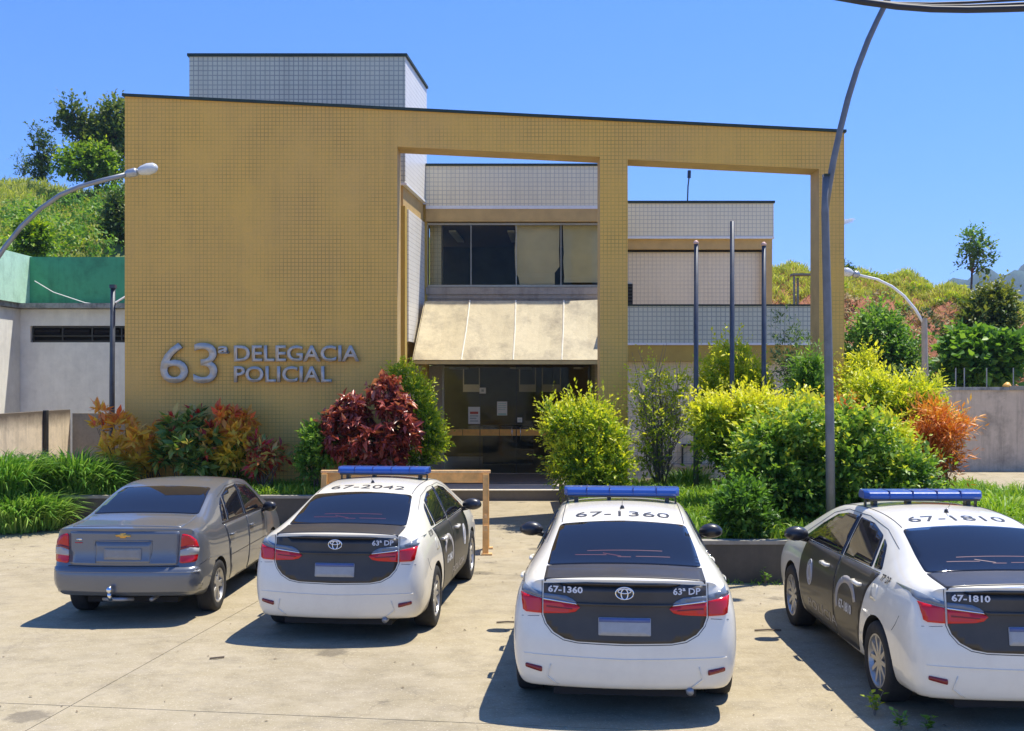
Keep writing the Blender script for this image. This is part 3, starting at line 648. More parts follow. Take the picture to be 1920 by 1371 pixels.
xx0, xx1 = PX(57, 27)+.01, -9.1
N(MB().box(xx0, xx1, 27.1, 27.16, wz0, wz0+.05).box(xx0, xx1, 27.1, 27.16, wz1-.05, wz1).box(xx0, xx1, 27.1, 27.16, wz0+.15, wz0+.18), 'frame', M['frame'], sw_)
for k in range(4):
    a = xx0+k*.75; N(MB().box(a, a+.035, 27.09, 27.17, wz0+.05, wz1-.05), 'frame', M['frame'], sw_)
    N(MB().hexa([(a+.05, 27.05, wz0+.2), (a+.7, 27.05, wz0+.2), (a+.7, 27.06, wz0+.2), (a+.05, 27.06, wz0+.2), (a+.05, 27.14, wz1-.06), (a+.7, 27.14, wz1-.06), (a+.7, 27.15, wz1-.06), (a+.05, 27.15, wz1-.06)]), 'pane', M['glass'], sw_)
wr = MB().tube([(PX(65, 26.9), 26.9, PZ(527, 26.9)), (PX(100, 26.9), 26.9, PZ(548, 26.9)), (PX(160, 26.9), 26.9, PZ(568, 26.9)), (PX(185, 26.9), 26.9, PZ(571, 26.9))], .012, 5).build('slack_wire', M['paper']); tag(wr, 'slack pale wire hanging across the shaded green parapet', 'wire')
# boundary walls left
bw = MB().box(-10.75, -10.6, 19, 25.6, -.02, 1.93).build('boundary_wall', M['beige_wall'])
tag(bw, 'sunlit beige boundary wall with dark streaks under its top, at the left edge', 'wall')
MB().box(-10.598, -10.52, 24.1, 24.22, -.02, 1.95).build('pilaster', M['frame'], bw)
b2 = MB().box(-10.55, -7.7, 25.6, 25.75, -.02, 1.84).build('boundary_wall', M['kerbtop']); tag(b2, 'shaded low wall between the beige wall and the ochre corner', 'wall')
# right boundary wall
rw = MB().box(PX(1700, 31), 22, 31, 31.2, -.02, PZ(732, 31)).build('boundary_wall', M['greywall']); tag(rw, 'stained grey rendered wall closing the driveway on the right', 'wall')
MB().box(PX(1700, 31), PX(1892, 31), 30.96, 31.24, PZ(732, 31)+.002, PZ(726, 31)).build('coping', M['ledge'], rw)
MB().box(PX(1892, 31)+.002, 22, 30.94, 31.26, PZ(732, 31)+.002, PZ(724, 31)).build('coping', M['kerbtop'], rw)
sheet_side = MB().add([(9.3, 23.2, .002), (22, 18, .002), (22, 31, .002), (9.3, 31, .002)], [(0, 1, 2, 3)]).build('driveway', M['concrete']); tag(sheet_side, kind='structure')
fp = MB()
for k, px in enumerate((1808, 1792, 1850, 1900)):
    fp = MB().tube([(PX(px, 31.6), 31.6, 1.5), (PX(px, 31.6), 31.6, PZ(690, 31.6))], .018, 6).build('fence_post', M['steel'])
    tag(fp, ['second thin wire fence post standing behind the grey wall', 'leftmost thin wire fence post behind the grey wall', 'third thin wire fence post, below the broad-leaved bush', 'rightmost thin wire fence post behind the grey wall'][k], 'post', 'wire fence posts behind the grey wall')
ob = MB().tube([(PX(1888, 31.1), 31.1, PZ(726, 31)), (PX(1889, 31.1), 31.1, PZ(722, 31)), (PX(1890, 31.1), 31.1, PZ(717, 31))], [.13, .11, .04], 10).build('clay_pot', M['band'], smooth=True); tag(ob, 'small orange clay pot on top of the grey wall', 'pot')

# ------------------------------------------------------------------ poles
def flagpole(px, ytop, d_, label, cap=True):
    x_ = PX(px, d_); t = MB().tube([(x_, d_, .45), (x_, d_, 2.5), (x_+.004, d_, PZ(ytop, d_))], [.052, .045, .04], 12).build('flagpole', M['flagpole'], smooth=True)
    tag(t, label, 'flagpole', 'flagpoles in the right planter')
    if cap: MB().tube([(x_, d_, PZ(ytop, d_)), (x_, d_, PZ(ytop, d_)+.03), (x_, d_, PZ(ytop, d_)+.07)], [.045, .055, .02], 10).build('finial', M['cap_pink'], t, smooth=True)
    return t
flagpole(1305, 458, 19.6, 'dark flagpole with a pinkish cap, left one of the three')
flagpole(1372.5, 415, 19.6, 'tallest dark flagpole without a cap, middle of the three', False)
flagpole(1432, 461, 19.6, 'dark flagpole with a pinkish cap, nearest the right pier')
p_ = MB().tube([(PX(210, 22), 22, -.02), (PX(210, 22), 22, 2.5), (PX(212, 22), 22, PZ(540, 22))], [.06, .055, .05], 10).build('steel_post', M['flagpole'], smooth=True)
tag(p_, 'dark steel post beside the left corner of the ochre wall', 'post')
MB().tube([(PX(216, 22), 22, PZ(568, 22)), (PX(233, 22), 22.1, PZ(555, 22))], .025, 6).build('bracket', M['drip'], p_)
MB().box(PX(207, 22), PX(217, 22), 21.94, 22.06, PZ(541, 22), PZ(534, 22)).build('post_cap', M['flagpole'], p_)
# big lamp post
dp = 14.35
def pp(px, py, y=dp): return (PX(px, y), y, PZ(py, y))
lp = empty('street_lamp', (PX(1558, dp), dp, .5), label='tall grey curved street lamp rising in front of the right pier', cat='street lamp')
lb_ = -Vector(lp.location)
MB().tube([(PX(1558, dp), dp, .4), pp(1556, 800), pp(1551, 560), pp(1547, 400), pp(1549, 328)], [.062, .06, .055, .05, .048], 14).build('post', M['pole'], lp, lb_, smooth=True)
MB().tube([pp(1548, 392), pp(1554, 350), pp(1563, 300), pp(1575, 245), pp(1590, 185), pp(1607, 130), pp(1628, 75), pp(1645, 38), pp(1660, 8), pp(1672, -12)], [.044, .043, .042, .042, .041, .04, .039, .038, .037, .036], 12).build('arm', M['pole'], lp, lb_, smooth=True)
MB().box(PX(1543.5, dp), PX(1554, dp), dp-.055, dp+.055, PZ(331, dp), PZ(327, dp)).build('post_cap', M['coping'], lp, lb_)
MB().tube([pp(1652, 8), pp(1660, 2), pp(1666, 7)], .03, 8).build('cable_clamp', M['frame'], lp, lb_)
def lamp_head(p0, p1, parent, loc, r=.1):
    p0, p1 = Vector(p0), Vector(p1); L = p1-p0
    MB().tube([p0, p0+L*.08, p0+L*.3, p0+L*.36], [.04, r*.75, r*.78, r*.55], 14).build('ballast_housing', M['lamp_metal'], parent, loc, smooth=True)
    MB().tube([p0+L*.38, p0+L*.5, p0+L*.7, p0+L*.88, p0+L*.97, p1], [r*.5, r*.85, r*1.05, r*.9, r*.5, r*.1], 16).build('lamp_lens', M['lamp_glass'], parent, loc, smooth=True)
lamp_head(pp(1672, -12), pp(1720, -45), lp, lb_, .11)
# left lamp
dl = 16.0
l2 = empty('street_lamp', (PX(-40, dl), dl, 0), label='grey street lamp arm from the left edge, its white head over the ochre wall', cat='street lamp')
b_ = -Vector(l2.location)
def q_(px, py): return (PX(px, dl), dl, PZ(py, dl))
MB().tube([(PX(-62, dl), dl, 0), q_(-62, 640)], [.08, .06], 12).build('post', M['pole'], l2, b_, smooth=True)
MB().tube([q_(-62, 645), q_(-45, 575), q_(-20, 508), q_(8, 465), q_(40, 425), q_(75, 392), q_(112, 366), q_(150, 350), q_(190, 339), q_(243, 326)], .036, 10).build('arm', M['steel'], l2, b_, smooth=True)
lamp_head(q_(236, 327), q_(296, 313), l2, b_, .085)
# far lamp
dl = 34.0
l3 = empty('street_lamp', (PX(1735, dl), dl, 0), label='small far street lamp on a concrete post above the grey wall', cat='street lamp')
b_ = -Vector(l3.location)
MB().tube([q_(1737, 860), q_(1733, 597)], [.12, .09], 10).build('post', M['sill'], l3, b_)
MB().tube([q_(1730, 604), q_(1716, 580), q_(1695, 555), q_(1672, 537), q_(1645, 524), q_(1610, 516)], .045, 8).build('arm', M['drip'], l3, b_, smooth=True)
lamp_head(q_(1612, 516), q_(1578, 508), l3, b_, .14)
# pergola-like frame on the bank and box near the right block
pf = MB().box(PX(1488, 40), PX(1491, 40), 40, 40.08, 3, PZ(517, 40)).box(PX(1499, 40), PX(1502, 40), 40.3, 40.38, 3, PZ(520, 40)).box(PX(1486, 40), PX(1530, 40), 39.9, 40.4, PZ(516, 40), PZ(513, 40)).build('wooden_frame', M['grey_wood']); tag(pf, 'grey post frame on the bank seen through the right opening', 'frame')
# cables top right
for k, (ya, yb_, r_, lab) in enumerate(((-7, 22, .028, 'thick lower black cable of the bundle at the top right'), (-9, 10, .014, 'thin middle black cable of the bundle at the top right'), (-3, 5, .012, 'thin upper black cable crossing the lamp arm at the top'))):
    dk = 8.6+.15*k; pts = []
    for t in range(-9, 20):
        s_ = t/8; px = 1560+s_*520
        py = ya+(yb_-ya)*s_+(6*math.sin(min(max(s_, 0), 1)*3.1) if k < 2 else -2*s_) if s_ >= 0 else ya+s_*70
        pts.append((PX(px, dk), dk+.1*math.sin(s_*5), PZ(py, dk)))
    c = MB().tube(pts, r_, 8).build('overhead_cable', M['cable'], smooth=True); tag(c, lab, 'cable', 'overhead cables at the top right')

# ------------------------------------------------------------------ sawhorse barrier
sh_ = empty('barrier', (PX(760, 16.2), 16.3, 0), label='varnished pine sawhorse barrier standing on the path behind the second car', cat='barrier')
b_ = -Vector(sh_.location)
xa, xb = PX(602, 16.2), PX(917, 16.2); zt2 = PZ(883, 16.2)
MB().box(xa-.02, xb+.02, 16.28, 16.36, zt2-.045, zt2).build('top_rail', M['wood_end'], sh_, b_, bevel=.006)
MB().box(xa+.02, xb-.02, 16.30, 16.335, zt2-.19, zt2-.047).build('board', M['wood'], sh_, b_, bevel=.005)
for xe, s in ((xa+.04, -1), (xb-.05, 1)):
    for ys in (-1, 1):
        y0_, y1_ = 16.32+ys*.05, 16.32+ys*.30
        MB().hexa([(xe-.045, y1_-.03, .03), (xe+.045, y1_-.03, .03), (xe+.045, y1_+.03, .03), (xe-.045, y1_+.03, .03), (xe-.045, y0_-.03, zt2-.05), (xe+.045, y0_-.03, zt2-.05), (xe+.045, y0_+.03, zt2-.05), (xe-.045, y0_+.03, zt2-.05)]).build('leg', M['wood'], sh_, b_, bevel=.005)
        MB().box(xe-.06, xe+.10, y1_-.05, y1_+.05, 0, .03).build('foot', M['wood_end'], sh_, b_)
    MB().box(xe-.02, xe+.02, 16.1, 16.54, .52, .60).build('brace', M['wood_end'], sh_, b_)
    MB().box(xe-.035, xe+.035, 16.06, 16.58, .34, .44).build('brace', M['wood_end'], sh_, b_)

hz = MB().box(-420, 1500, -45, 1900, -1.1, 235).build('haze', [])
hq = bpy.data.materials.new('haze_air'); hq.use_nodes = True; hn = hq.node_tree; hn.nodes.remove(hn.nodes['Principled BSDF'])
pv = hn.nodes.new('ShaderNodeVolumePrincipled'); pv.inputs['Density'].default_value = .00022; pv.inputs['Color'].default_value = (.55, .74, 1, 1); pv.inputs['Anisotropy'].default_value = .2
hn.links.new(pv.outputs[0], hn.nodes['Material Output'].inputs['Volume']); hz.data.materials.append(hq); tag(hz, 'thin pale air haze around the whole place', 'haze', kind='stuff')

# ------------------------------------------------------------------ cars
TX = (.75, .5, .25, 0)
def car_body(st_, rear, front, name):
    """st_: list of (y, [S0..S7], zc). rear/front: (row offsets[8], bulge)"""
    V = []; idx = {}
    def add(x, y, z): V.append((x, y, z)); return len(V)-1
    rings = []
    n = len(st_)
    for k, (y, Sd, zc) in enumerate(st_):
        off = rear[0] if k == 0 else (front[0] if k == n-1 else [0]*8)
        bul = rear[1] if k == 0 else (-front[1] if k == n-1 else 0)
        def half(s):
            r = []
            for f in (.25, .5, .75): r.append(add(s*Sd[0][0]*f, y+off[0]-bul*(1-f*f), Sd[0][1]))
            for i, (x, z) in enumerate(Sd): r.append(add(s*x, y+off[i], z))
            for f in TX[:3]: r.append(add(s*Sd[7][0]*f, y+off[7]-bul*(1-f*f), Sd[7][1]+(zc-Sd[7][1])*(1-f*f)))
            return r
        b0 = add(0, y+off[0]-bul, Sd[0][1]); t0 = add(0, y+off[7]-bul, zc)
        R = half(1); L = half(-1)
        rings.append(dict(b0=b0, t0=t0, R=R, L=L, loop=[b0]+R+[t0]+L[::-1]))
    F_ = []
    for k in range(n-1):
        a, b = rings[k]['loop'], rings[k+1]['loop']; m = len(a)
        for i in range(m): F_.append((a[i], a[(i+1) % m], b[(i+1) % m], b[i]))
    for k, sgn in ((0, 1), (n-1, -1)):
        y, Sd, zc = st_[k]; off, bul = (rear if k == 0 else front); bul = bul*sgn
        rg = rings[k]; grid = {}
        for i in range(8):
            for c in range(-4, 5):
                f = abs(c)/4; s = 1 if c > 0 else -1
                H = rg['R'] if c > 0 else rg['L']
                if i == 0: v = rg['b0'] if c == 0 else (H[abs(c)-1] if abs(c) < 4 else H[3])
                elif i == 7: v = rg['t0'] if c == 0 else (H[7+3+(4-abs(c))] if abs(c) < 4 else H[10])
                elif abs(c) == 4: v = H[3+i]
                else:
                    x, z = Sd[i]; zz = z+(zc-Sd[7][1])*(1-f*f)*max(0, (i-3)/4.)**2
                    v = add(s*x*f if c else 0, y+off[i]-bul*(1-f*f), zz)
                grid[i, c] = v
        for i in range(7):
            for c in range(-4, 4):
                q = (grid[i, c], grid[i, c+1], grid[i+1, c+1], grid[i+1, c])
                F_.append(q if k == 0 else q[::-1])
    me = bpy.data.meshes.new(name); me.from_pydata(V, [], F_)
    bm = bmesh.new(); bm.from_mesh(me); bmesh.ops.recalc_face_normals(bm, faces=bm.faces)
    cr = bm.edges.layers.float.get('crease_edge') or bm.edges.layers.float.new('crease_edge')
    bm.verts.ensure_lookup_table(); bm.verts.index_update()
    lip = set([rings[0]['t0']]+rings[0]['R'][10:]+rings[0]['L'][10:]); lp2 = set([rings[0]['t0']]+rings[0]['R'][9:]+rings[0]['L'][9:])
    belt = set(r[s][8] for r in rings[3:-3] for s in 'RL')
    rail = set(r[s][10] for r in rings[2:-3] for s in 'RL')
    for e in bm.edges:
        a, b = e.verts[0].index, e.verts[1].index
        if a in lp2 and b in lp2: e[cr] = .8
        elif a in belt and b in belt: e[cr] = .75 if 'g' in name else .35
        elif a in rail and b in rail: e[cr] = .6 if 'g' in name else .35
    bm.to_mesh(me); bm.free(); return me

def finish_body(me, axles, R, mats, xin=.56):
    o = bpy.data.objects.new('tmp_body', me); COL.objects.link(o)
    s = o.modifiers.new('s', 'SUBSURF'); s.levels = 2; s.render_levels = 2
    cut = MB()
    for (ya, zz) in axles:
        for sg_ in (-1, 1):
            n = 40; vs = [(sg_*xx, ya+R*math.cos(2*math.pi*k/n), zz+R*math.sin(2*math.pi*k/n)) for xx in (xin, 1.2) for k in range(n)]
            cut.add(vs, [tuple(range(n)), tuple(range(2*n-1, n-1, -1))]+[((k+1) % n, k, n+k, n+(k+1) % n) for k in range(n)])
    co = cut.build('tmp_cut', M['under'])
    b = o.modifiers.new('b', 'BOOLEAN'); b.operation = 'DIFFERENCE'; b.object = co; b.solver = 'EXACT'
    dg = bpy.context.evaluated_depsgraph_get(); dg.update()
    m2 = bpy.data.meshes.new_from_object(o.evaluated_get(dg)); m2.name = 'body'
    bpy.data.objects.remove(o); bpy.data.objects.remove(co)
    m2.materials.clear()
    for m in mats: m2.materials.append(m)
    for p in m2.polygons:
        c = p.center; mi = 0
        for (ya, zz) in axles:
            r = math.hypot(c.y-ya, c.z-zz)
            if r < R+.004 and abs(c.x) > xin-.01 and (abs(r-R) < .01 or abs(abs(c.x)-xin) < .01): mi = 1
        if c.z < .245 and p.normal.z < -.5: mi = 1
        p.material_index = mi
    smooth_angle(m2, 42)
    bm = bmesh.new(); bm.from_mesh(m2); bvh = BVHTree.FromBMesh(bm); bm.free()
    return m2, bvh

AX = {'rear': lambda u, v: (Vector((u, -3, v)), Vector((0, 1, 0))),
      'front': lambda u, v: (Vector((u, 8, v)), Vector((0, -1, 0))),
      'right': lambda u, v: (Vector((3, u, v)), Vector((-1, 0, 0))),
      'left': lambda u, v: (Vector((-3, u, v)), Vector((1, 0, 0))),
      'top': lambda u, v: (Vector((u, v, 3)), Vector((0, 0, -1)))}
def project(bvh, axis, u, v, off):
    o, d = AX[axis](u, v); h, n, i, dist = bvh.ray_cast(o, d)
    if h is None:
        h, n, i, dist = bvh.find_nearest(o+d*2.2)
        if h is None: return Vector((0, 0, 0))
    if n.dot(d) > 0: n = -n
    return h+n*off
def densify(poly, res):
    out = []
    for i in range(len(poly)):
        a, b = Vector(poly[i]), Vector(poly[(i+1) % len(poly)]); k = max(1, int((b-a).length/res))
        out += [a.lerp(b, t/k) for t in range(k)]
    return out
def rounded(poly, r=.03, n=3):
    out = []
    m = len(poly)
    for i in range(m):
        p, a, b = Vector(poly[i]), Vector(poly[i-1]), Vector(poly[(i+1) % m])
        ra = min(r, (a-p).length*.45); rb = min(r, (b-p).length*.45)
        s = p+(a-p).normalized()*ra; e = p+(b-p).normalized()*rb
        for k in range(n+1):
            t = k/n; out.append(tuple((1-t)**2*s+2*t*(1-t)*p+t*t*e))
    return out
def patch_data(bvh, polys, res=.04, off=.003):
    VV = []; FF = []
    for axis, poly in polys:
        pts = densify(poly, res); nb_ = len(pts)
        xs = [p.x for p in pts]; ys = [p.y for p in pts]
        allp = [Vector((p.x, p.y)) for p in pts]
        gx = min(xs)+res*.6
        def inside(q):
            c = False; j = nb_-1
            for i in range(nb_):
                a, b = pts[i], pts[j]
                if (a.y > q[1]) != (b.y > q[1]) and q[0] < (b.x-a.x)*(q[1]-a.y)/(b.y-a.y)+a.x: c = not c
                j = i
            return c
        while gx < max(xs):
            gy_ = min(ys)+res*.55
            while gy_ < max(ys):
                if inside((gx, gy_)) and min((gx-p.x)**2+(gy_-p.y)**2 for p in pts) > (res*.45)**2: allp.append(Vector((gx, gy_)))
                gy_ += res
            gx += res
        ed = [(i, (i+1) % nb_) for i in range(nb_)]
        v2, e2, f2, _, _, _ = geometry.delaunay_2d_cdt(allp, ed, [], 1, 1e-5)
        b = len(VV)
        VV += [project(bvh, axis, p.x, p.y, off) for p in v2]
        FF += [tuple(b+i for i in f) for f in f2]
    return VV, FF
def patch(bvh, name, polys, mat, parent, off=.003, res=.04, thick=None, flip=False):
    VV, FF = patch_data(bvh, polys, res, off)
    me = bpy.data.meshes.new(name); me.from_pydata([tuple(v) for v in VV], [], FF)
    # orient normals outward
    bm = bmesh.new(); bm.from_mesh(me); bm.normal_update()
    for f in bm.faces:
        ax = polys[0][0]; d = AX[ax](0, 0)[1]
        if f.normal.dot(d) > 0 and abs(f.normal.dot(d)) > .02: f.normal_flip()
    bm.to_mesh(me); bm.free()
    me.polygons.foreach_set('use_smooth', [True]*len(me.polygons)); me.materials.append(mat)
    o = bpy.data.objects.new(name, me); COL.objects.link(o); o.parent = parent
    s = o.modifiers.new('s', 'SOLIDIFY'); s.thickness = (thick or off)+.001; s.offset = -1
    return o
def mirror(poly): return [(-x, z) for x, z in poly][::-1]
def decal(bvh, name, txt, axis, u, v, w_, h_, mat, parent, off=.006, shear=0, bold=.0, rot=0, flipu=False, gaps=False):
    me = text_mesh(txt, 1, offset=bold, shear=shear, res=2)
    xs = [p.co.x for p in me.vertices]; ys = [p.co.y for p in me.vertices]
    mx, my = (max(xs)+min(xs))/2, (max(ys)+min(ys))/2; sx = w_/(max(xs)-min(xs)); sy = h_/(max(ys)-min(ys))
    bm = bmesh.new(); bm.from_mesh(me); bmesh.ops.triangulate(bm, faces=bm.faces)
    for p in bm.verts:
        a, b = (p.co.x-mx)*sx, (p.co.y-my)*sy
        a, b = a*math.cos(rot)-b*math.sin(rot), a*math.sin(rot)+b*math.cos(rot)
        if axis == 'left': a = -a
        p.co = project(bvh, axis, u+a, v+b, off)
    bm.to_mesh(me); bm.free(); me.materials.clear(); me.materials.append(mat); me.name = name
    o = bpy.data.objects.new(name, me); COL.objects.link(o); o.parent = parent; return o

def make_wheel(R, W, spokes, parent, x, y, style):
    s = 1 if x > 0 else -1
    wh = MB().lathe([(.05, -s*W*.2), (R*.62, -s*W*.2), (R*.64, s*W*.05), (.06, s*W*.08)], 24).build('wheel', M['alloyd'], parent, (x, y, R-.004))
    rr = R*.66
    t = MB().lathe([(rr, -W*.46), (rr+.012, -W*.5), (R*.86, -W*.52), (R*.955, -W*.47), (R*.99, -W*.38), (R, -W*.15), (R, W*.15), (R*.99, W*.38), (R*.955, W*.47), (R*.86, W*.52), (rr+.012, W*.5), (rr, W*.46), (rr-.02, W*.3), (rr-.02, -W*.3)], 48, close=True).build('tyre', M['rubber'], wh, smooth=True)
    mb = MB().lathe([(rr-.004, s*W*.30), (rr+.004, s*W*.47), (rr-.012, s*W*.47), (rr-.03, s*W*.30), (rr-.03, -s*W*.2), (rr-.004, -s*W*.2)], 48, close=True)
    mb.lathe([(.0005, s*W*.40), (.05, s*W*.395), (.062, s*W*.36), (.064, s*W*.1)], 20)
    for k in range(spokes):
        th = 2*math.pi*k/spokes
        arms = [0] if style == 1 else [-.14, .14]
        for d_ in arms:
            def pt(r, w__, dep):
                a = th+d_*(.35+.9*r/rr)
                return [(dep, r*math.cos(a)-w__*math.sin(a), r*math.sin(a)+w__*math.cos(a)), (dep, r*math.cos(a)+w__*math.sin(a), r*math.sin(a)-w__*math.cos(a))]
            w1, w2 = (.020, .014) if style == 1 else (.018, .017)
            A_ = pt(.045, w1, s*W*.39); B_ = pt(rr*.6, w1*.9, s*W*.40); C_ = pt(rr-.012, w2, s*W*.42)
            A2 = pt(.045, w1*1.2, s*W*.2); B2 = pt(rr*.6, w1*1.2, s*W*.22); C2 = pt(rr-.012, w2*1.2, s*W*.25)
            for (p, q, p2, q2) in ((A_, B_, A2, B2), (B_, C_, B2, C2)):
                mb.add([p[0], p[1], q[1], q[0], p2[0], p2[1], q2[1], q2[0]], [(0, 1, 2, 3), (0, 3, 7, 4), (1, 5, 6, 2), (2, 6, 7, 3), (0, 4, 5, 1)])
    mb.build('rim', M['alloy'], wh)
    return wh
def ellipse(cx, cy, a, b, n=28, t0=0, t1=2*math.pi): return [(cx+a*math.cos(t0+(t1-t0)*k/n), cy+b*math.sin(t0+(t1-t0)*k/n)) for k in range(n)]
def ring_decal(bvh, name, rings_, axis, mat, parent, off=.006, width=.006):
    mb = MB()
    for (cx, cy, a, b) in rings_:
        pts = [project(bvh, axis, cx+a*math.cos(2*math.pi*k/36), cy+b*math.sin(2*math.pi*k/36), off) for k in range(37)]
        mb.tube(pts, width, 6, cap=False)
    return mb.build(name, mat, parent, smooth=True)
def line_decal(bvh, name, pts2, axis, mat, parent, off=.0035, width=.0035, res=.05):
    P_ = []
    for a, b in zip(pts2[:-1], pts2[1:]):
        a, b = Vector(a), Vector(b); k = max(1, int((b-a).length/res)); P_ += [a.lerp(b, t/k) for t in range(k)]
    P_.append(Vector(pts2[-1]))
    return MB().tube([project(bvh, axis, p.x, p.y, 0) for p in P_], width, 5).build(name, mat, parent)

low = lambda w_, zb_=.19: [(w_-.138, zb_), (w_-.043, zb_+.04), (w_-.003, .42), (w_, .63), (w_-.008, .82)]
ST = [(.12, [(.745, .235), (.80, .262), (.838, .42), (.848, .60), (.838, .78), (.805, .93), (.74, 1.04), (.65, 1.07)], 1.088),
      (.27, [(.76, .215), (.835, .245), (.876, .42), (.882, .62), (.872, .80), (.835, .955), (.765, 1.062), (.655, 1.083)], 1.10),
      (.46, low(.887, .20)+[(.85, .97), (.765, 1.075), (.65, 1.098)], 1.118),
      (.62, low(.888)+[(.848, .98), (.755, 1.09), (.635, 1.14)], 1.165),
      (.95, low(.888)+[(.835, .99), (.705, 1.17), (.595, 1.265)], 1.292),
      (1.27, low(.888)+[(.825, .992), (.672, 1.235), (.565, 1.37)], 1.395),
      (1.6, low(.888)+[(.818, .988), (.665, 1.255), (.565, 1.415)], 1.448),
      (2.1, low(.888)+[(.812, .978), (.67, 1.265), (.575, 1.432)], 1.472),
      (2.7, low(.888)+[(.812, .968), (.678, 1.24), (.578, 1.405)], 1.452),
      (3.05, low(.888)+[(.812, .958), (.70, 1.18), (.60, 1.325)], 1.375),
      (3.5, low(.885)+[(.81, .945), (.745, 1.065), (.67, 1.13)], 1.185),
      (3.8, low(.875)+[(.80, .93), (.765, .985), (.70, 1.01)], 1.05),
      (4.15, [(.73, .20), (.82, .24), (.86, .42), (.865, .60), (.845, .74), (.78, .865), (.72, .905), (.63, .925)], .955),
      (4.40, [(.66, .20), (.74, .24), (.79, .40), (.80, .55), (.78, .66), (.70, .76), (.62, .81), (.52, .83)], .86),
      (4.48, [(.55, .22), (.62, .26), (.68, .38), (.69, .50), (.67, .60), (.61, .67), (.54, .71), (.45, .73)], .75)]
me = car_body(ST, ([.03, -.01, -.035, -.03, .005, .015, .025, .0], .10), ([0, .01, .02, .02, 0, -.02, -.03, -.05], .12), 'sedan')
AXL = [(.90, .325), (3.60, .325)]
cbody, cbvh = finish_body(me, AXL, .365, [M['cwhite'], M['under']])

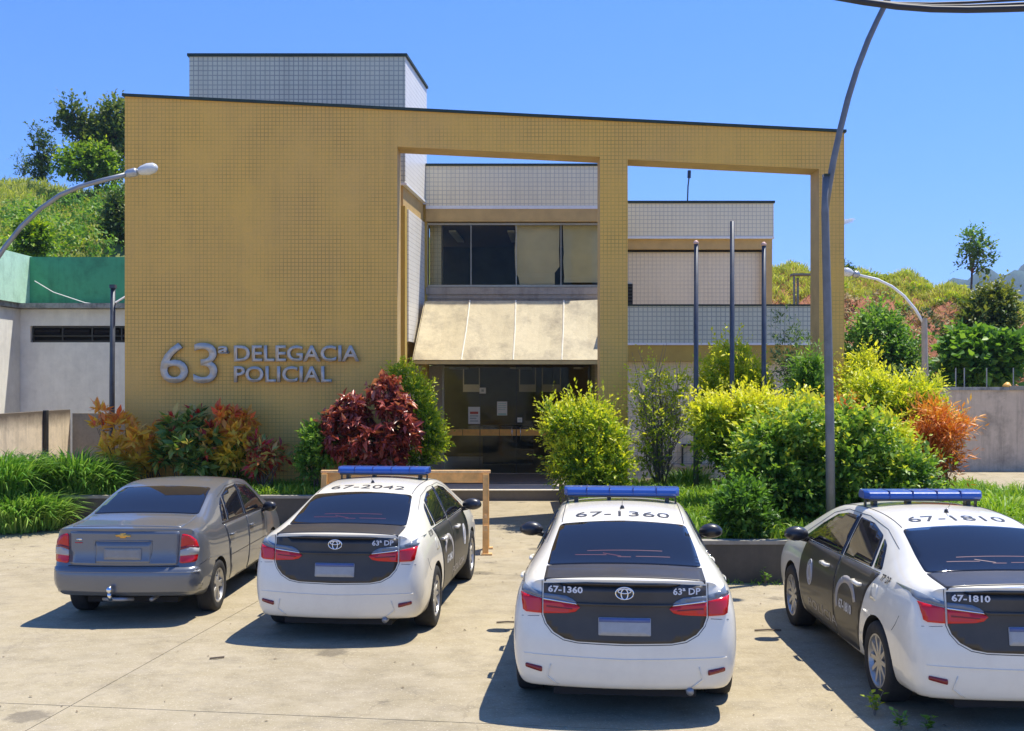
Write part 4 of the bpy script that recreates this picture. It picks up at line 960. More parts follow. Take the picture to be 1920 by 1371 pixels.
def police_proto():
    r = empty('police_car')
    b = link('body', cbody, [M['cwhite'], M['under']], r)
    B = cbvh
    # rear glass
    patch(B, 'rear_window', [('top', rounded([(-.625, .50), (.625, .50), (.60, .80), (.545, 1.235), (0, 1.262), (-.545, 1.235), (-.60, .80)], .05))], M['glass'], r, .003, .05)
    patch(B, 'windscreen', [('top', rounded([(-.56, 2.80), (.56, 2.80), (.68, 3.72), (0, 3.80), (-.68, 3.72)], .05))], M['glass'], r, .003, .07)
    # black boot lid: deck + rear face with the rounded lower edge
    deck = [(-.625, .125), (.625, .125), (.625, .49), (-.625, .49)]
    bowl = [(0, 1.066), (-.3, 1.064), (-.625, 1.04), (-.625, .80), (-.60, .735), (-.545, .675), (-.46, .63), (-.36, .612), (0, .605), (.36, .612), (.46, .63), (.545, .675), (.60, .735), (.625, .80), (.625, 1.04), (.3, 1.064)][::-1]
    t = patch(B, 'boot_lid', [('top', deck), ('rear', bowl)], M['cblack'], r, .004, .045)
    MB().tube([project(B, 'top', xx, .125, -.006) for xx in np.linspace(-.622, .622, 21)], .017, 8).build('spoiler_edge', M['cblack'], t, smooth=True)
    line_decal(B, 'panel_gap', [(-.64, 1.06), (-.64, .80), (-.615, .735), (-.56, .668), (-.47, .618), (-.36, .60), (0, .592), (.36, .60), (.47, .618), (.56, .668), (.615, .735), (.64, .80), (.64, 1.06)], 'rear', M['seamline'], b, width=.003)
    # chrome bar over the plate
    patch(B, 'chrome_bar', [('rear', [(-.37, .905), (.37, .905), (.355, .885), (-.355, .885)])], M['cblack'], t, .022, .05)
    for s in (1, -1):
        f = (lambda p: p) if s == 1 else mirror
        tl = patch(B, 'taillight', [('rear', f([(.80, .955), (.64, .925), (.64, .812), (.76, .815), (.785, .83)]))], M['redlens'], r, .014, .03)
        patch(B, 'smoked_lens', [('rear', f([(.812, 1.015), (.77, 1.012), (.70, .985), (.64, .968), (.64, .932), (.80, .962)]))], M['smoke'], tl, .012, .03)
        patch(B, 'inner_lens', [('rear', f([(.625, .915), (.36, .888), (.34, .868), (.375, .835), (.44, .822), (.625, .812)]))], M['redlens'], tl, .014, .03)
        patch(B, 'chrome_trim', [('rear', f([(.625, .965), (.45, .952), (.40, .93), (.355, .897), (.45, .905), (.625, .925)]))], M['smoke'], tl, .012, .03)
        patch(B, 'light_bar_strip', [('rear', f([(.625, .928), (.37, .898), (.355, .889), (.625, .917)]))], M['chrome'], tl, .018, .03)
        patch(B, 'inner_strip', [('rear', f([(.60, .872), (.40, .858), (.40, .85), (.60, .86)]))], M['darkred'], tl, .017, .03)
        patch(B, 'reflector', [('rear', f(rounded([(.635, .365), (.765, .395), (.765, .425), (.635, .405)], .01)))], M['darkred'], r, .010, .03)
        ax = 'right' if s == 1 else 'left'
        patch(B, 'bumper_crease', [('rear', f([(.52, .27), (.60, .33), (.57, .43), (.565, .43), (.59, .335), (.505, .27)]))], M['cwhite'], b, .010, .04)
        # side glass
        gp = dict(rear_door_glass=[(1.24, 1.03), (2.03, 1.005), (2.08, 1.352), (1.72, 1.342), (1.40, 1.275)], front_door_glass=[(2.10, 1.003), (3.36, .985), (3.02, 1.17), (2.72, 1.30), (2.45, 1.345), (2.14, 1.352)], quarter_glass=[(1.01, 1.045), (1.20, 1.033), (1.355, 1.262), (1.22, 1.215)])
        doors = dict(rear_door=[(2.04, .99), (1.0, 1.015), (1.17, .86), (1.29, .63), (1.34, .45), (1.40, .275), (2.04, .262)], front_door=[(2.055, .99), (2.055, .262), (3.12, .262), (3.22, .40), (3.27, .60), (3.22, .80), (3.20, .965)])
        ds = {k: patch(B, 'door' if True else k, [(ax, rounded(v, .03))], M['cblack'], r, .004, .05) for k, v in doors.items()}
        for k, v in gp.items():
            patch(B, 'side_window' if k != 'quarter_glass' else 'quarter_window', [(ax, rounded(v, .03))], M['glass'], r, .003, .05)
        line_decal(B, 'window_trim', [(1.0, 1.022), (2.05, .998), (3.3, .974)], ax, M['chrome'], b, width=.006)
        line_decal(B, 'pillar_seal', [(2.07, 1.0), (2.11, 1.37)], ax, M['plastic'], b, width=.014)
        line_decal(B, 'roof_seam', [(1.0, 1.22), (1.4, 1.33), (1.9, 1.385), (2.5, 1.375), (2.85, 1.30), (3.4, 1.03)], ax, M['plastic'], b, width=.003)
        line_decal(B, 'sill_line', [(1.42, .25), (3.14, .25)], ax, M['seamline'], b, width=.003)
        line_decal(B, 'bumper_gap', [(.40, .80), (.46, .72), (.53, .66)], ax, M['seamline'], b, width=.0025)
        patch(B, 'fuel_flap' if s == 1 else 'side_badge', [(ax, rounded([(.93, .80), (1.08, .80), (1.08, .93), (.93, .93)], .03))], M['cwhite'], b, .0035, .05)
        for yy in (1.42, 2.38):
            c = project(B, ax, yy, .865, .0); h = MB().tube([c+Vector((s*.0, -.10, 0)), c+Vector((s*.032, -.085, .0)), c+Vector((s*.036, 0, .004)), c+Vector((s*.032, .085, .0)), c+Vector((0, .10, 0))], [.016, .02, .02, .02, .016], 8).build('door_handle', M['cwhite'], ds['rear_door' if yy < 2 else 'front_door'], smooth=True)
        # mirrors
        mc = Vector((s*.945, 3.17, 1.035))
        mb = MB(); prof = [(-.10, .3), (-.085, .75), (-.03, 1.), (.04, .9), (.075, .45)]; n = 18
        vs = [(mc.x+s*.0+(.125)*f_*math.cos(2*math.pi*k/n), mc.y+dy, mc.z+.085*f_*math.sin(2*math.pi*k/n)*(1 if math.sin(2*math.pi*k/n) > 0 else .8)) for dy, f_ in prof for k in range(n)]
        fs = [(i*n+k, i*n+(k+1) % n, (i+1)*n+(k+1) % n, (i+1)*n+k) for i in range(4) for k in range(n)]+[tuple(range(n))[::-1], tuple(range(4*n, 5*n))]
        mm = mb.add(vs, fs).build('wing_mirror', M['plastic'], r, smooth=True)
        MB().tube([(s*.80, 3.22, .97), (s*.88, 3.20, .99)], .03, 8).build('mirror_arm', M['plastic'], mm, smooth=True)
        for yy in AXL: make_wheel(.325, .215, 10, r, s*.775, yy[0], 1)
    # emblem: three ovals
    ring_decal(B, 'emblem', [(0, .985, .068, .047), (0, .9785, .026, .0405), (0, 1.001, .05, .0175)], 'rear', M['chrome'], r, .008, .0065)
    # plate
    pl = patch(B, 'number_plate', [('rear', rounded([(-.20, .665), (.20, .665), (.20, .80), (-.20, .80)], .01))], M['plate'], r, .012, .06)
    patch(B, 'plate_band', [('rear', [(-.195, .765), (.195, .765), (.195, .797), (-.195, .797)])], M['plate_blue'], pl, .0145, .06)
    # light bar
    lb = MB(); 
    for i, (a, c) in enumerate(((-.555, -.335), (-.33, -.115), (-.11, .11), (.115, .33), (.335, .555))):
        e = .035 if i in (0, 4) else 0
        vs = []
        for xx, sc in ((a, .55 if i == 0 else 1), (a+e, 1), (c-e, 1), (c, .55 if i == 4 else 1)):
            for (dy, dz) in ((-.13, 0), (-.15, .025), (-.135, .058), (-.085, .076), (.085, .076), (.135, .058), (.15, .025), (.13, 0)):
                vs.append((xx, 2.28+dy*sc, 1.508+dz))
        fs = [(q*8+k, q*8+(k+1) % 8, q*8+8+(k+1) % 8, q*8+8+k) for q in range(3) for k in range(8)]+[tuple(range(7, -1, -1)), tuple(range(24, 32))]
        m_ = MB().add(vs, fs)
        if i == 0: L0 = m_.build('light_bar', M['bluelens'], r, bevel=.006)
        else: m_.build('light_module', M['bluelens'], L0, bevel=.006)
    for xx in (-.333, -.113, .113, .333): MB().box(xx-.004, xx+.004, 2.14, 2.42, 1.514, 1.587).build('divider', M['blued'], L0)
    MB().box(-.52, .52, 2.16, 2.40, 1.490, 1.506).build('light_bar_base', M['plastic'], L0)
    for xx in (-.44, -.12, .44): MB().box(xx-.02, xx+.02, 2.22, 2.32, 1.43, 1.489).build('mount', M['plastic'], L0, bevel=.008)
    MB().box(-.53, -.515, 2.25, 2.29, 1.40, 1.489).build('clamp', M['plastic'], L0); MB().box(.515, .53, 2.25, 2.29, 1.40, 1.489).build('clamp', M['plastic'], L0)
    a = MB().tube([(0, 1.66, 1.44), (0, 1.66, 1.465), (0, 1.64, 1.475)], [.026, .016, .005], 8).build('roof_antenna', M['plastic'], r, smooth=True)
    MB().tube([(0, 1.64, 1.47), (0, 1.55, 1.55)], .003, 5).build('whip', M['plastic'], a)
    for s in (-1, 1):   # roof channel lines
        line_decal(B, 'roof_channel', [(s*.535, 1.27), (s*.53, 1.7), (s*.535, 2.3), (s*.55, 2.78)], 'top', M['seamline'], b, width=.0045)
    line_decal(B, 'bumper_line', [(-.78, .50), (0, .485), (.78, .50)], 'rear', M['cwhite'], b, width=.006)
    # exhaust and dark underside pieces
    MB().tube([(.50, .05, .235), (.50, .30, .235)], .03, 10).build('exhaust', M['steel'], r, smooth=True)
    MB().box(-.55, .55, .14, .5, .17, .24).build('lower_valance', M['under'], r)
    MB().box(-.52, .52, .5, 4.2, .17, .22).build('underbody', M['under'], r)
    line_decal(B, 'bumper_gap', [(-.66, .79), (-.80, .78)], 'rear', M['seamline'], b, width=.0025); line_decal(B, 'bumper_gap', [(.66, .79), (.80, .78)], 'rear', M['seamline'], b, width=.0025)
    # thin dark red lines laid over the rear glass
    for (p0, p1) in (((-.40, .66), (-.14, .65)), ((.10, .63), (.38, .64)), ((-.17, .68), (-.02, .63)), ((-.05, .62), (.06, .62)), ((-.30, .72), (.32, .73))):
        line_decal(B, 'red_streak', [p0, p1], 'top', M['plum'], b, width=.0055)
    # side graphics
    for s, ax in ((1, 'right'), (-1, 'left')):
        patch(B, 'door_seal', [(ax, ellipse(2.86, .70, .085, .125))], M['tx_grey'], r, .007, .04)
        ring_decal(B, 'seal_ring', [(2.86, .70, .085, .125), (2.86, .70, .05, .075)], ax, M['tx_white'], r, .006, .004)
        # swoosh around the unit number on the rear door
        arc = [(1.93-.0, .42)]; outer = []; inner = []
        for k in range(15):
            t = rad(200-k*13); outer.append((1.70-.30*math.cos(t), .62+.25*math.sin(t))); inner.append((1.70-.235*math.cos(t), .62+.185*math.sin(t)))
        tail = [(1.36, .55), (1.30, .74), (1.36, .80)]
        patch(B, 'swoosh', [(ax, outer+inner[::-1])], M['tx_grey'], r, .0065, .04)
        decal(B, 'door_text', 'POL\u00cdCIA', ax, 2.45, .41, .95, .11, M['tx_grey'], r, .007)
    return r

def copy_tree(o, parent=None):
    c = o.copy(); COL.objects.link(c); c.parent = parent
    if parent is not None: c.matrix_parent_inverse = o.matrix_parent_inverse
    for ch in list(o.children): copy_tree(ch, c)
    return c
proto = police_proto()
cars = [(-1.770, 10.62, 5.8, '67-2042', None, '63\u00aa DP', 'white and black police sedan left of the entrance path, second car from the left'),
        (.862, 8.166, 5.23, '67-1360', '67-1360', '63\u00aa DP', 'white and black police sedan marked 67-1360, seen straight from behind in the middle'),
        (3.868, 7.857, .2, '67-1810', '67-1810', '63\u00aa DP', 'white and black police sedan marked 67-1810, cut off by the right edge')]
pcs = [proto, copy_tree(proto), copy_tree(proto)]
for r, (X, Y, a, roof, lt, rt, lab) in zip(pcs, cars):
    r.location = (X, Y, 0); r.rotation_euler = (0, 0, -rad(a))
    tag(r, lab, 'police car', 'police cars parked nose in')
    decal(cbvh, 'roof_number', roof, 'top', 0, 1.45, .84, .15, M['tx_black'], r, .005, bold=-.004)
    if lt: decal(cbvh, 'unit_number', lt, 'rear', -.455, 1.0, .27, .052, M['tx_white'], r, .009, bold=.03)
    decal(cbvh, 'station_number', rt, 'rear', .475, 1.0, .21, .052, M['tx_white'], r, .009, bold=.02)
    for ax in ('left', 'right'):
        decal(cbvh, 'door_number', roof, ax, 1.70, .60, .36, .09, M['tx_white'], r, .008, bold=.03)
        decal(cbvh, 'pillar_text', '63\u00aa DP' if roof != '67-1810' else '77\u00aa DP', ax, .83, 1.055 if False else 1.0, .20, .055, M['tx_black'], r, .006, bold=.02)

# grey sedan
lo2 = lambda w_, zb_=.21: [(w_-.11, zb_), (w_-.035, zb_+.04), (w_-.003, .42), (w_, .60), (w_-.004, .77)]
SG = [(.10, [(.70, .305), (.755, .335), (.79, .45), (.785, .58), (.775, .68), (.775, .87), (.765, .985), (.71, 1.025)], 1.035),
      (.24, [(.68, .27), (.76, .31), (.80, .45), (.805, .60), (.80, .74), (.795, .90), (.772, 1.0), (.70, 1.043)], 1.055),
      (.48, lo2(.812, .23)+[(.797, .91), (.765, 1.015), (.66, 1.058)], 1.072),
      (.66, lo2(.812)+[(.787, .91), (.725, 1.04), (.625, 1.09)], 1.108),
      (1.05, lo2(.812)+[(.782, .915), (.68, 1.13), (.60, 1.24)], 1.258),
      (1.46, lo2(.812)+[(.777, .915), (.675, 1.20), (.575, 1.35)], 1.365),
      (1.9, lo2(.812)+[(.772, .91), (.675, 1.22), (.58, 1.38)], 1.408),
      (2.35, lo2(.812)+[(.772, .905), (.68, 1.21), (.58, 1.37)], 1.402),
      (2.65, lo2(.812)+[(.772, .895), (.69, 1.16), (.59, 1.315)], 1.35),
      (3.0, lo2(.81)+[(.77, .885), (.715, 1.05), (.62, 1.14)], 1.18),
      (3.32, lo2(.80)+[(.765, .87), (.735, .93), (.665, .965)], .995),
      (3.75, [(.66, .21), (.74, .25), (.775, .42), (.78, .58), (.765, .70), (.73, .81), (.68, .85), (.60, .87)], .89),
      (4.0, [(.60, .22), (.68, .26), (.72, .40), (.725, .53), (.70, .63), (.65, .70), (.58, .74), (.50, .76)], .78),
      (4.06, [(.52, .25), (.58, .28), (.62, .38), (.63, .48), (.61, .56), (.56, .62), (.50, .66), (.42, .68)], .69)]
me = car_body(SG, ([.0, -.03, -.05, -.055, .01, .015, .02, .01], .085), ([0, .01, .02, .02, 0, -.02, -.03, -.05], .10), 'gsedan')
GA = [(.80, .29), (3.24, .29)]
gbody, gbvh = finish_body(me, GA, .325, [M['cgrey'], M['under']], .52)
g = empty('parked_car', (-4.175, 11.42, 0), -rad(1.6), 'dusty grey metallic four door sedan with a tow ball, leftmost parked car', 'car')
b = link('body', gbody, [M['cgrey'], M['under']], g); B = gbvh
patch(B, 'rear_window', [('top', rounded([(-.605, .68), (.605, .68), (.57, 1.0), (.515, 1.43), (0, 1.452), (-.515, 1.43), (-.57, 1.0)], .05))], M['glass'], g, .003, .05)
patch(B, 'windscreen', [('top', rounded([(-.53, 2.50), (.53, 2.50), (.64, 3.26), (0, 3.33), (-.64, 3.26)], .05))], M['glass'], g, .003, .07)
bt = patch(B, 'boot_lid', [('rear', rounded([(-.585, .64), (.585, .64), (.60, 1.0), (-.60, 1.0)], .03))], M['cgrey'], g, .006, .05)
patch(B, 'boot_deck', [('top', rounded([(-.60, .13), (.60, .13), (.60, .66), (-.60, .66)], .03))], M['cgrey'], g, .004, .06)
rc = patch(B, 'plate_recess', [('rear', rounded([(-.30, .66), (.30, .66), (.31, .90), (-.31, .90)], .03))], M['cgrey'], bt, .0075, .05)
ring_decal(B, 'recess_lip', [], 'rear', M['cgrey'], bt) if False else line_decal(B, 'recess_lip', [(-.30, .66), (-.31, .90), (.31, .90), (.30, .66)], 'rear', M['cgrey'], bt, width=.012)
patch(B, 'number_plate', [('rear', rounded([(-.20, .70), (.20, .70), (.20, .82), (-.20, .82)], .01))], M['plate_tan'], g, .018, .06)
# bow-tie emblem
patch(B, 'emblem', [('rear', [(-.075, .945), (-.03, .945), (-.03, .930), (.03, .930), (.03, .945), (.085, .945), (.075, .97), (.03, .97), (.03, .985), (-.03, .985), (-.03, .97), (-.085, .97)])], M['gold'], g, .014, .03)
decal(B, 'boot_badge', 'VR' if False else '1.8', 'rear', -.49, .905, .06, .03, M['chrome'], g, .012) if False else patch(B, 'boot_badge', [('rear', [(-.52, .90), (-.46, .90), (-.455, .918), (-.515, .918)])], M['chrome'], g, .012, .03)
patch(B, 'boot_badge', [('rear', [(-.535, .872), (-.45, .872), (-.45, .88), (-.535, .88)])], M['redlens'], g, .012, .03)
for s in (1, -1):
    f = (lambda p: p) if s == 1 else mirror
    ax = 'right' if s == 1 else 'left'
    tl = patch(B, 'taillight', [('rear', f(rounded([(.60, .655), (.762, .665), (.775, .80), (.755, .90), (.70, .955), (.615, .975)], .03)))], M['redlens'], g, .014, .03)
    patch(B, 'clear_lens', [('rear', f([(.602, .735), (.77, .745), (.772, .815), (.70, .825), (.607, .80)]))], M['clear'], tl, .018, .03)
    patch(B, 'dark_band', [('rear', f([(.605, .80), (.70, .825), (.77, .815), (.768, .835), (.70, .85), (.607, .83)]))], M['darkred'], tl, .018, .03)
    gp = [('side_window', [(1.30, .965), (1.98, .955), (2.02, 1.315), (1.68, 1.305), (1.42, 1.24)]), ('side_window', [(2.05, .953), (2.98, .93), (2.70, 1.16), (2.50, 1.27), (2.08, 1.315)]), ('quarter_window', [(1.08, .975), (1.26, .967), (1.38, 1.235), (1.22, 1.15)])]
    for nm, v in gp: patch(B, nm, [(ax, rounded(v, .03))], M['glass'], g, .003, .05)
    for nm, v in (('door', [(1.10, .94), (1.19, .72), (1.20, .58), (1.30, .27), (2.01, .26), (2.01, .93)]), ('door', [(2.03, .93), (2.03, .26), (2.86, .26), (2.90, .5), (2.92, .915)])):
        dd_ = patch(B, nm, [(ax, rounded(v, .025))], M['cgrey'], g, .005, .06)
        yy = 1.32 if v[0][0] < 2 else 2.16
        c = project(B, ax, yy, .80, 0); MB().tube([c+Vector((0, -.085, 0)), c+Vector((s*.025, -.07, 0)), c+Vector((s*.028, .07, 0)), c+Vector((0, .085, 0))], .015, 8).build('door_handle', M['cgrey'], dd_, smooth=True)
    line_decal(B, 'rub_strip', [(1.25, .56), (2.85, .56)], ax, M['seamline'], b, width=.008)
    line_decal(B, 'window_trim', [(1.05, .955), (2.0, .945), (2.95, .92)], ax, M['plastic'], b, width=.010)
    line_decal(B, 'pillar_seal', [(2.035, .95), (2.05, 1.32)], ax, M['plastic'], b, width=.016)
    line_decal(B, 'roof_seam', [(1.3, 1.24), (1.7, 1.33), (2.2, 1.335), (2.6, 1.25)], ax, M['plastic'], b, width=.003)
    line_decal(B, 'bumper_gap', [(.16, .635), (.30, .65), (.45, .655), (.50, .64)], ax, M['chrome'], b, width=.004)
    mc = Vector((s*.88, 2.78, .955)); n = 16; prof = [(-.07, .35), (-.055, .85), (0, 1.), (.06, .6)]
    vs = [(mc.x+.095*f_*math.cos(2*math.pi*k/n), mc.y+dy, mc.z+.07*f_*math.sin(2*math.pi*k/n)) for dy, f_ in prof for k in range(n)]
    fs = [(i*n+k, i*n+(k+1) % n, (i+1)*n+(k+1) % n, (i+1)*n+k) for i in range(3) for k in range(n)]+[tuple(range(n))[::-1], tuple(range(3*n, 4*n))]
    mm = MB().add(vs, fs).build('wing_mirror', M['plastic'], g, smooth=True)
    MB().tube([(s*.76, 2.80, .90), (s*.82, 2.79, .92)], .03, 8).build('mirror_arm', M['plastic'], mm)
    for yy in GA: make_wheel(.29, .185, 5, g, s*.715, yy[0], 2)
bu = patch(B, 'bumper', [('rear', rounded([(-.775, .345), (.775, .345), (.80, .50), (.79, .615), (-.79, .615), (-.80, .50)], .04))], M['cgrey'], g, .012, .05)
line_decal(B, 'bumper_crease', [(-.79, .565), (0, .575), (.79, .565)], 'rear', M['cgrey'], bu, width=.016)
line_decal(B, 'panel_gap', [(-.60, .63), (.60, .63)], 'rear', M['seamline'], b, width=.006)
tb = MB().tube([(-.10, .10, .30), (-.10, -.06, .30), (-.10, -.09, .33), (-.10, -.095, .36)], [.03, .028, .022, .02], 10).build('tow_ball', M['chrome'], g, smooth=True)
MB().lathe([(.001, .038), (.020, .032), (.031, .012), (.031, -.012), (.018, -.032), (.001, -.038)], 16, axis='z', c=(-.10, -.095, .395)).build('ball', M['chrome'], tb, smooth=True)
MB().tube([(-.22, .06, .27), (-.12, -.03, .285), (.0, -.03, .285), (.10, .06, .27)], .022, 8).build('tow_frame', M['steel'], tb, smooth=True)
MB().tube([(.30, .04, .27), (.30, .25, .27)], .022, 8).build('exhaust', M['steel'], g, smooth=True)
MB().box(-.50, .50, .3, 3.7, .19, .25).build('underbody', M['under'], g)

# ------------------------------------------------------------------ foliage
RNG = np.random.default_rng(7)
def norm(a): return a/np.maximum(np.linalg.norm(a, axis=1, keepdims=True), 1e-9)
def leaf_mesh(name, P, D, N, L, W, tint, kind='diamond', droop=0.0):
    """P base points, D axis dirs, N approx normals, L,W arrays, tint arrays"""
    n = len(P); B = norm(np.cross(D, N)); N2 = norm(np.cross(B, D))
    L = L[:, None]; W = W[:, None]
    if kind == 'diamond':
        v = np.stack([P, P+D*L*.45+B*W*.5+N2*W*.18, P+D*L-N2*L*droop, P+D*L*.45-B*W*.5+N2*W*.18], 1).reshape(-1, 3)
        f = (np.arange(n)[:, None]*4+np.array([0, 1, 2, 0, 2, 3])).reshape(-1); k = 2; nv = 4
    elif kind == 'long':   # strap leaf bending over
        p1 = P+D*L*.4; p2 = P+D*L*.72-N2*L*droop*.35; p3 = P+D*L*.95-N2*L*droop
        down = np.array([0, 0, -1.]); p2 = p2+down*L*droop*.3; p3 = p3+down*L*droop*.8
        v = np.stack([P-B*W*.3, P+B*W*.3, p1+B*W*.5, p1-B*W*.5, p2+B*W*.42, p2-B*W*.42, p3], 1).reshape(-1, 3)
        f = (np.arange(n)[:, None]*7+np.array([0, 1, 2, 0, 2, 3, 3, 2, 4, 3, 4, 5, 5, 4, 6])).reshape(-1); k = 5; nv = 7
    me = bpy.data.meshes.new(name); nf = n*k
    me.vertices.add(n*nv); me.vertices.foreach_set('co', v.astype(np.float32).ravel())
    me.loops.add(nf*3); me.loops.foreach_set('vertex_index', f.astype(np.int32))
    me.polygons.add(nf); me.polygons.foreach_set('loop_start', np.arange(0, nf*3, 3, dtype=np.int32))
    me.polygons.foreach_set('loop_total', np.full(nf, 3, dtype=np.int32))
    at = me.attributes.new('tint', 'FLOAT', 'FACE'); at.data.foreach_set('value', np.repeat(np.clip(tint, 0, 1), k).astype(np.float32))
    me.update(calc_edges=True); me.validate(); return me
def obj_mesh(name, me, mat, parent=None, loc=None):
    me.materials.append(mat); o = bpy.data.objects.new(name, me); COL.objects.link(o)
    if parent: o.parent = parent
    if loc is not None: o.location = loc
    return o
def blobs_in(w_, dpt, h, n, seed, zc=.5, shape='oval', rmin=.2, rmax=.36):
    r = np.random.default_rng(seed); out = []
    while len(out) < n:
        p = r.uniform(-1, 1, 3)
        if shape == 'cone':
            t = (p[2]+1)/2; lim = (1-t)**.8*.9+.1
            if math.hypot(p[0], p[1]) > lim: continue
            k = .5+.5*(1-t)
        elif shape == 'tall':
            if math.hypot(p[0], p[1]) > .75: continue
            k = 1
        else:
            if np.linalg.norm(p) > .82: continue
            k = 1
        q = r.uniform(rmin, rmax)*k
        out.append((p[0]*(1-q)*w_/2, p[1]*(1-q)*dpt/2, h*(.5+.5*p[2]*(1-q*.6)), q*w_/2*1.15, q*dpt/2*1.15, q*h/2*1.15+.02))
    return np.array(out)
def sample_surf(bl, n, rng, lo=.8, hi=1.05, up=.0):
    a = (bl[:, 3]*bl[:, 4]+bl[:, 3]*bl[:, 5]); a = a/a.sum()
    k = rng.choice(len(bl), n*2, p=a); d = norm(rng.normal(size=(n*2, 3))+np.array([0, 0, up]))
    rr = rng.uniform(lo, hi, n*2)[:, None]
    p = bl[k, :3]+d*bl[k, 3:]*rr
    # keep only those not buried in other blobs
    q = np.full(len(p), 9.)
    for b in bl: q = np.minimum(q, np.linalg.norm((p-b[:3])/b[3:], axis=1))
    keep = q > .74; p, d = p[keep][:n], norm((d/bl[k, 3:]))[keep][:n]
    return p, d
def make_sprigs(p, d, rng, length, nl, L, W, upb=.35, spread=.8, jit=.35, tipw=.7, base=.0):
    """sprigs: each grows from p along d with nl leaves"""
    n = len(p); ax = norm(d+np.array([0, 0, upb])+rng.normal(size=(n, 3))*jit)
    ln = length*(rng.uniform(.5, 1.25, n)+(rng.random(n) < .22)*rng.uniform(.3, 1.2, n))
    t = np.tile(np.linspace(0.05, 1, nl), n); idx = np.repeat(np.arange(n), nl)
    P_ = p[idx]+ax[idx]*(ln[idx]*t)[:, None]
    side = norm(np.cross(ax[idx], rng.normal(size=(n*nl, 3))))
    D = norm(ax[idx]*(.35+.6*t[:, None])+side*spread)
    N = norm(ax[idx]*.3+rng.normal(size=(n*nl, 3))*.45+np.array([0, 0, .9]))
    s = rng.uniform(.7, 1.25, n*nl)*rng.uniform(.65, 1.35, n)[idx]
    tint = base+tipw*t*rng.uniform(.45, 1.15, n)[idx]+rng.normal(size=n*nl)*.10
    return P_, D, N, L*s, W*s, tint
def stems(bl, base, rng, n, r0, name, mat, parent, loc=None, wig=.06):
    mb = MB()
    for i in range(n):
        b = bl[rng.integers(len(bl))]; e = Vector(b[:3]); s = Vector((base[0]+rng.normal()*.05, base[1]+rng.normal()*.05, base[2]))
        m1 = s.lerp(e, .35)+Vector(rng.normal(size=3)*wig); m1.z = max(m1.z, s.z+.1); m2 = s.lerp(e, .7)+Vector(rng.normal(size=3)*wig)
        mb.tube([s, m1, m2, e], [r0, r0*.75, r0*.5, r0*.25], 6)
    return mb.build(name, mat, parent, loc, smooth=True)
GZ = .47
def bush(name, px0, px1, py0, py1, d, mat, label, cat='shrub', group=None, seed=1, n=900, nl=9, L=.075, W=.034, ln=.2, nb=16, shape='oval', upb=.35, spread=.8, gz=GZ, tipw=.7, base=0., depth=None, leafname='foliage', kind='diamond', droop=0., lo=.75, hi=1.02, rmin=.2, rmax=.36, htint=.25, jit=.35, nst=9, r0=.018, extra=None, twigs=0, pxb=None):
    x0, x1 = PX(px0, d), PX(px1, d); zb = max(gz, PZ(py1, d)); zt = PZ(py0, d)
    w_, h = x1-x0, zt-zb; dp_ = depth or min(w_, 2.2)
    m = ln*.42
    bl = blobs_in(max(.15, w_-2*m), max(.15, dp_-2*m), max(.2, h-m), nb, seed, shape=shape, rmin=rmin, rmax=rmax)
    root = empty(name, ((x0+x1)/2, d, gz), label=label, cat=cat, group=group)
    zoff = zb-gz; bl[:, 2] += zoff
    rng = np.random.default_rng(seed+100)
    if pxb:
        o_ = []
        for (bx, by, rx_, ry_) in pxb:
            k_ = d/F; q_ = max(.1, (rx_+ry_)*.55*k_)
            rx_ = max(rx_*.45, rx_-(ln*.45+L*.35)/k_); ry_ = max(ry_*.45, ry_-(ln*.45+L*.35)/k_)
            for t_ in range(3):   # each lobe is three overlapping lumps at different depths
                j = rng.normal(size=3)*.28
                o_.append((PX(bx, d)-(x0+x1)/2+j[0]*rx_*k_, (t_-1)*q_*.55+j[1]*q_*.3, PZ(by, d)-gz+j[2]*ry_*k_, rx_*k_*rng.uniform(.5, .8), q_*.7, ry_*k_*rng.uniform(.5, .8)))
        bl = np.array(o_)
    p, dd = sample_surf(bl, n, rng, lo, hi)
    P_, D, N, l_, w__, t = make_sprigs(p, dd, rng, ln, nl, L, W, upb, spread, jit, tipw, base)
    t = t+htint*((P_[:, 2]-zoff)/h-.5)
    keep = P_[:, 2] > .02
    me = leaf_mesh(leafname, P_[keep], D[keep], N[keep], l_[keep], w__[keep], t[keep], kind, droop)
    obj_mesh(leafname, me, M[mat], root)
    stems(bl, (0, 0, -.02), rng, nst, r0, 'stem', M['bark'], root)
    if twigs:
        mb = MB()
        for i in range(twigs):
            b = bl[rng.integers(len(bl))]; s = Vector(b[:3])*rng.uniform(.2, .9); s.z = max(s.z, .05)
            e = s+Vector((rng.normal()*.18, rng.normal()*.15, abs(rng.normal())*.4+.15)); m1 = s.lerp(e, .5)+Vector(rng.normal(size=3)*.03)
            mb.tube([s, m1, e], [.008, .006, .003], 4, cap=False)
        mb.build('bare_twig', M['twig'], root)
    return root
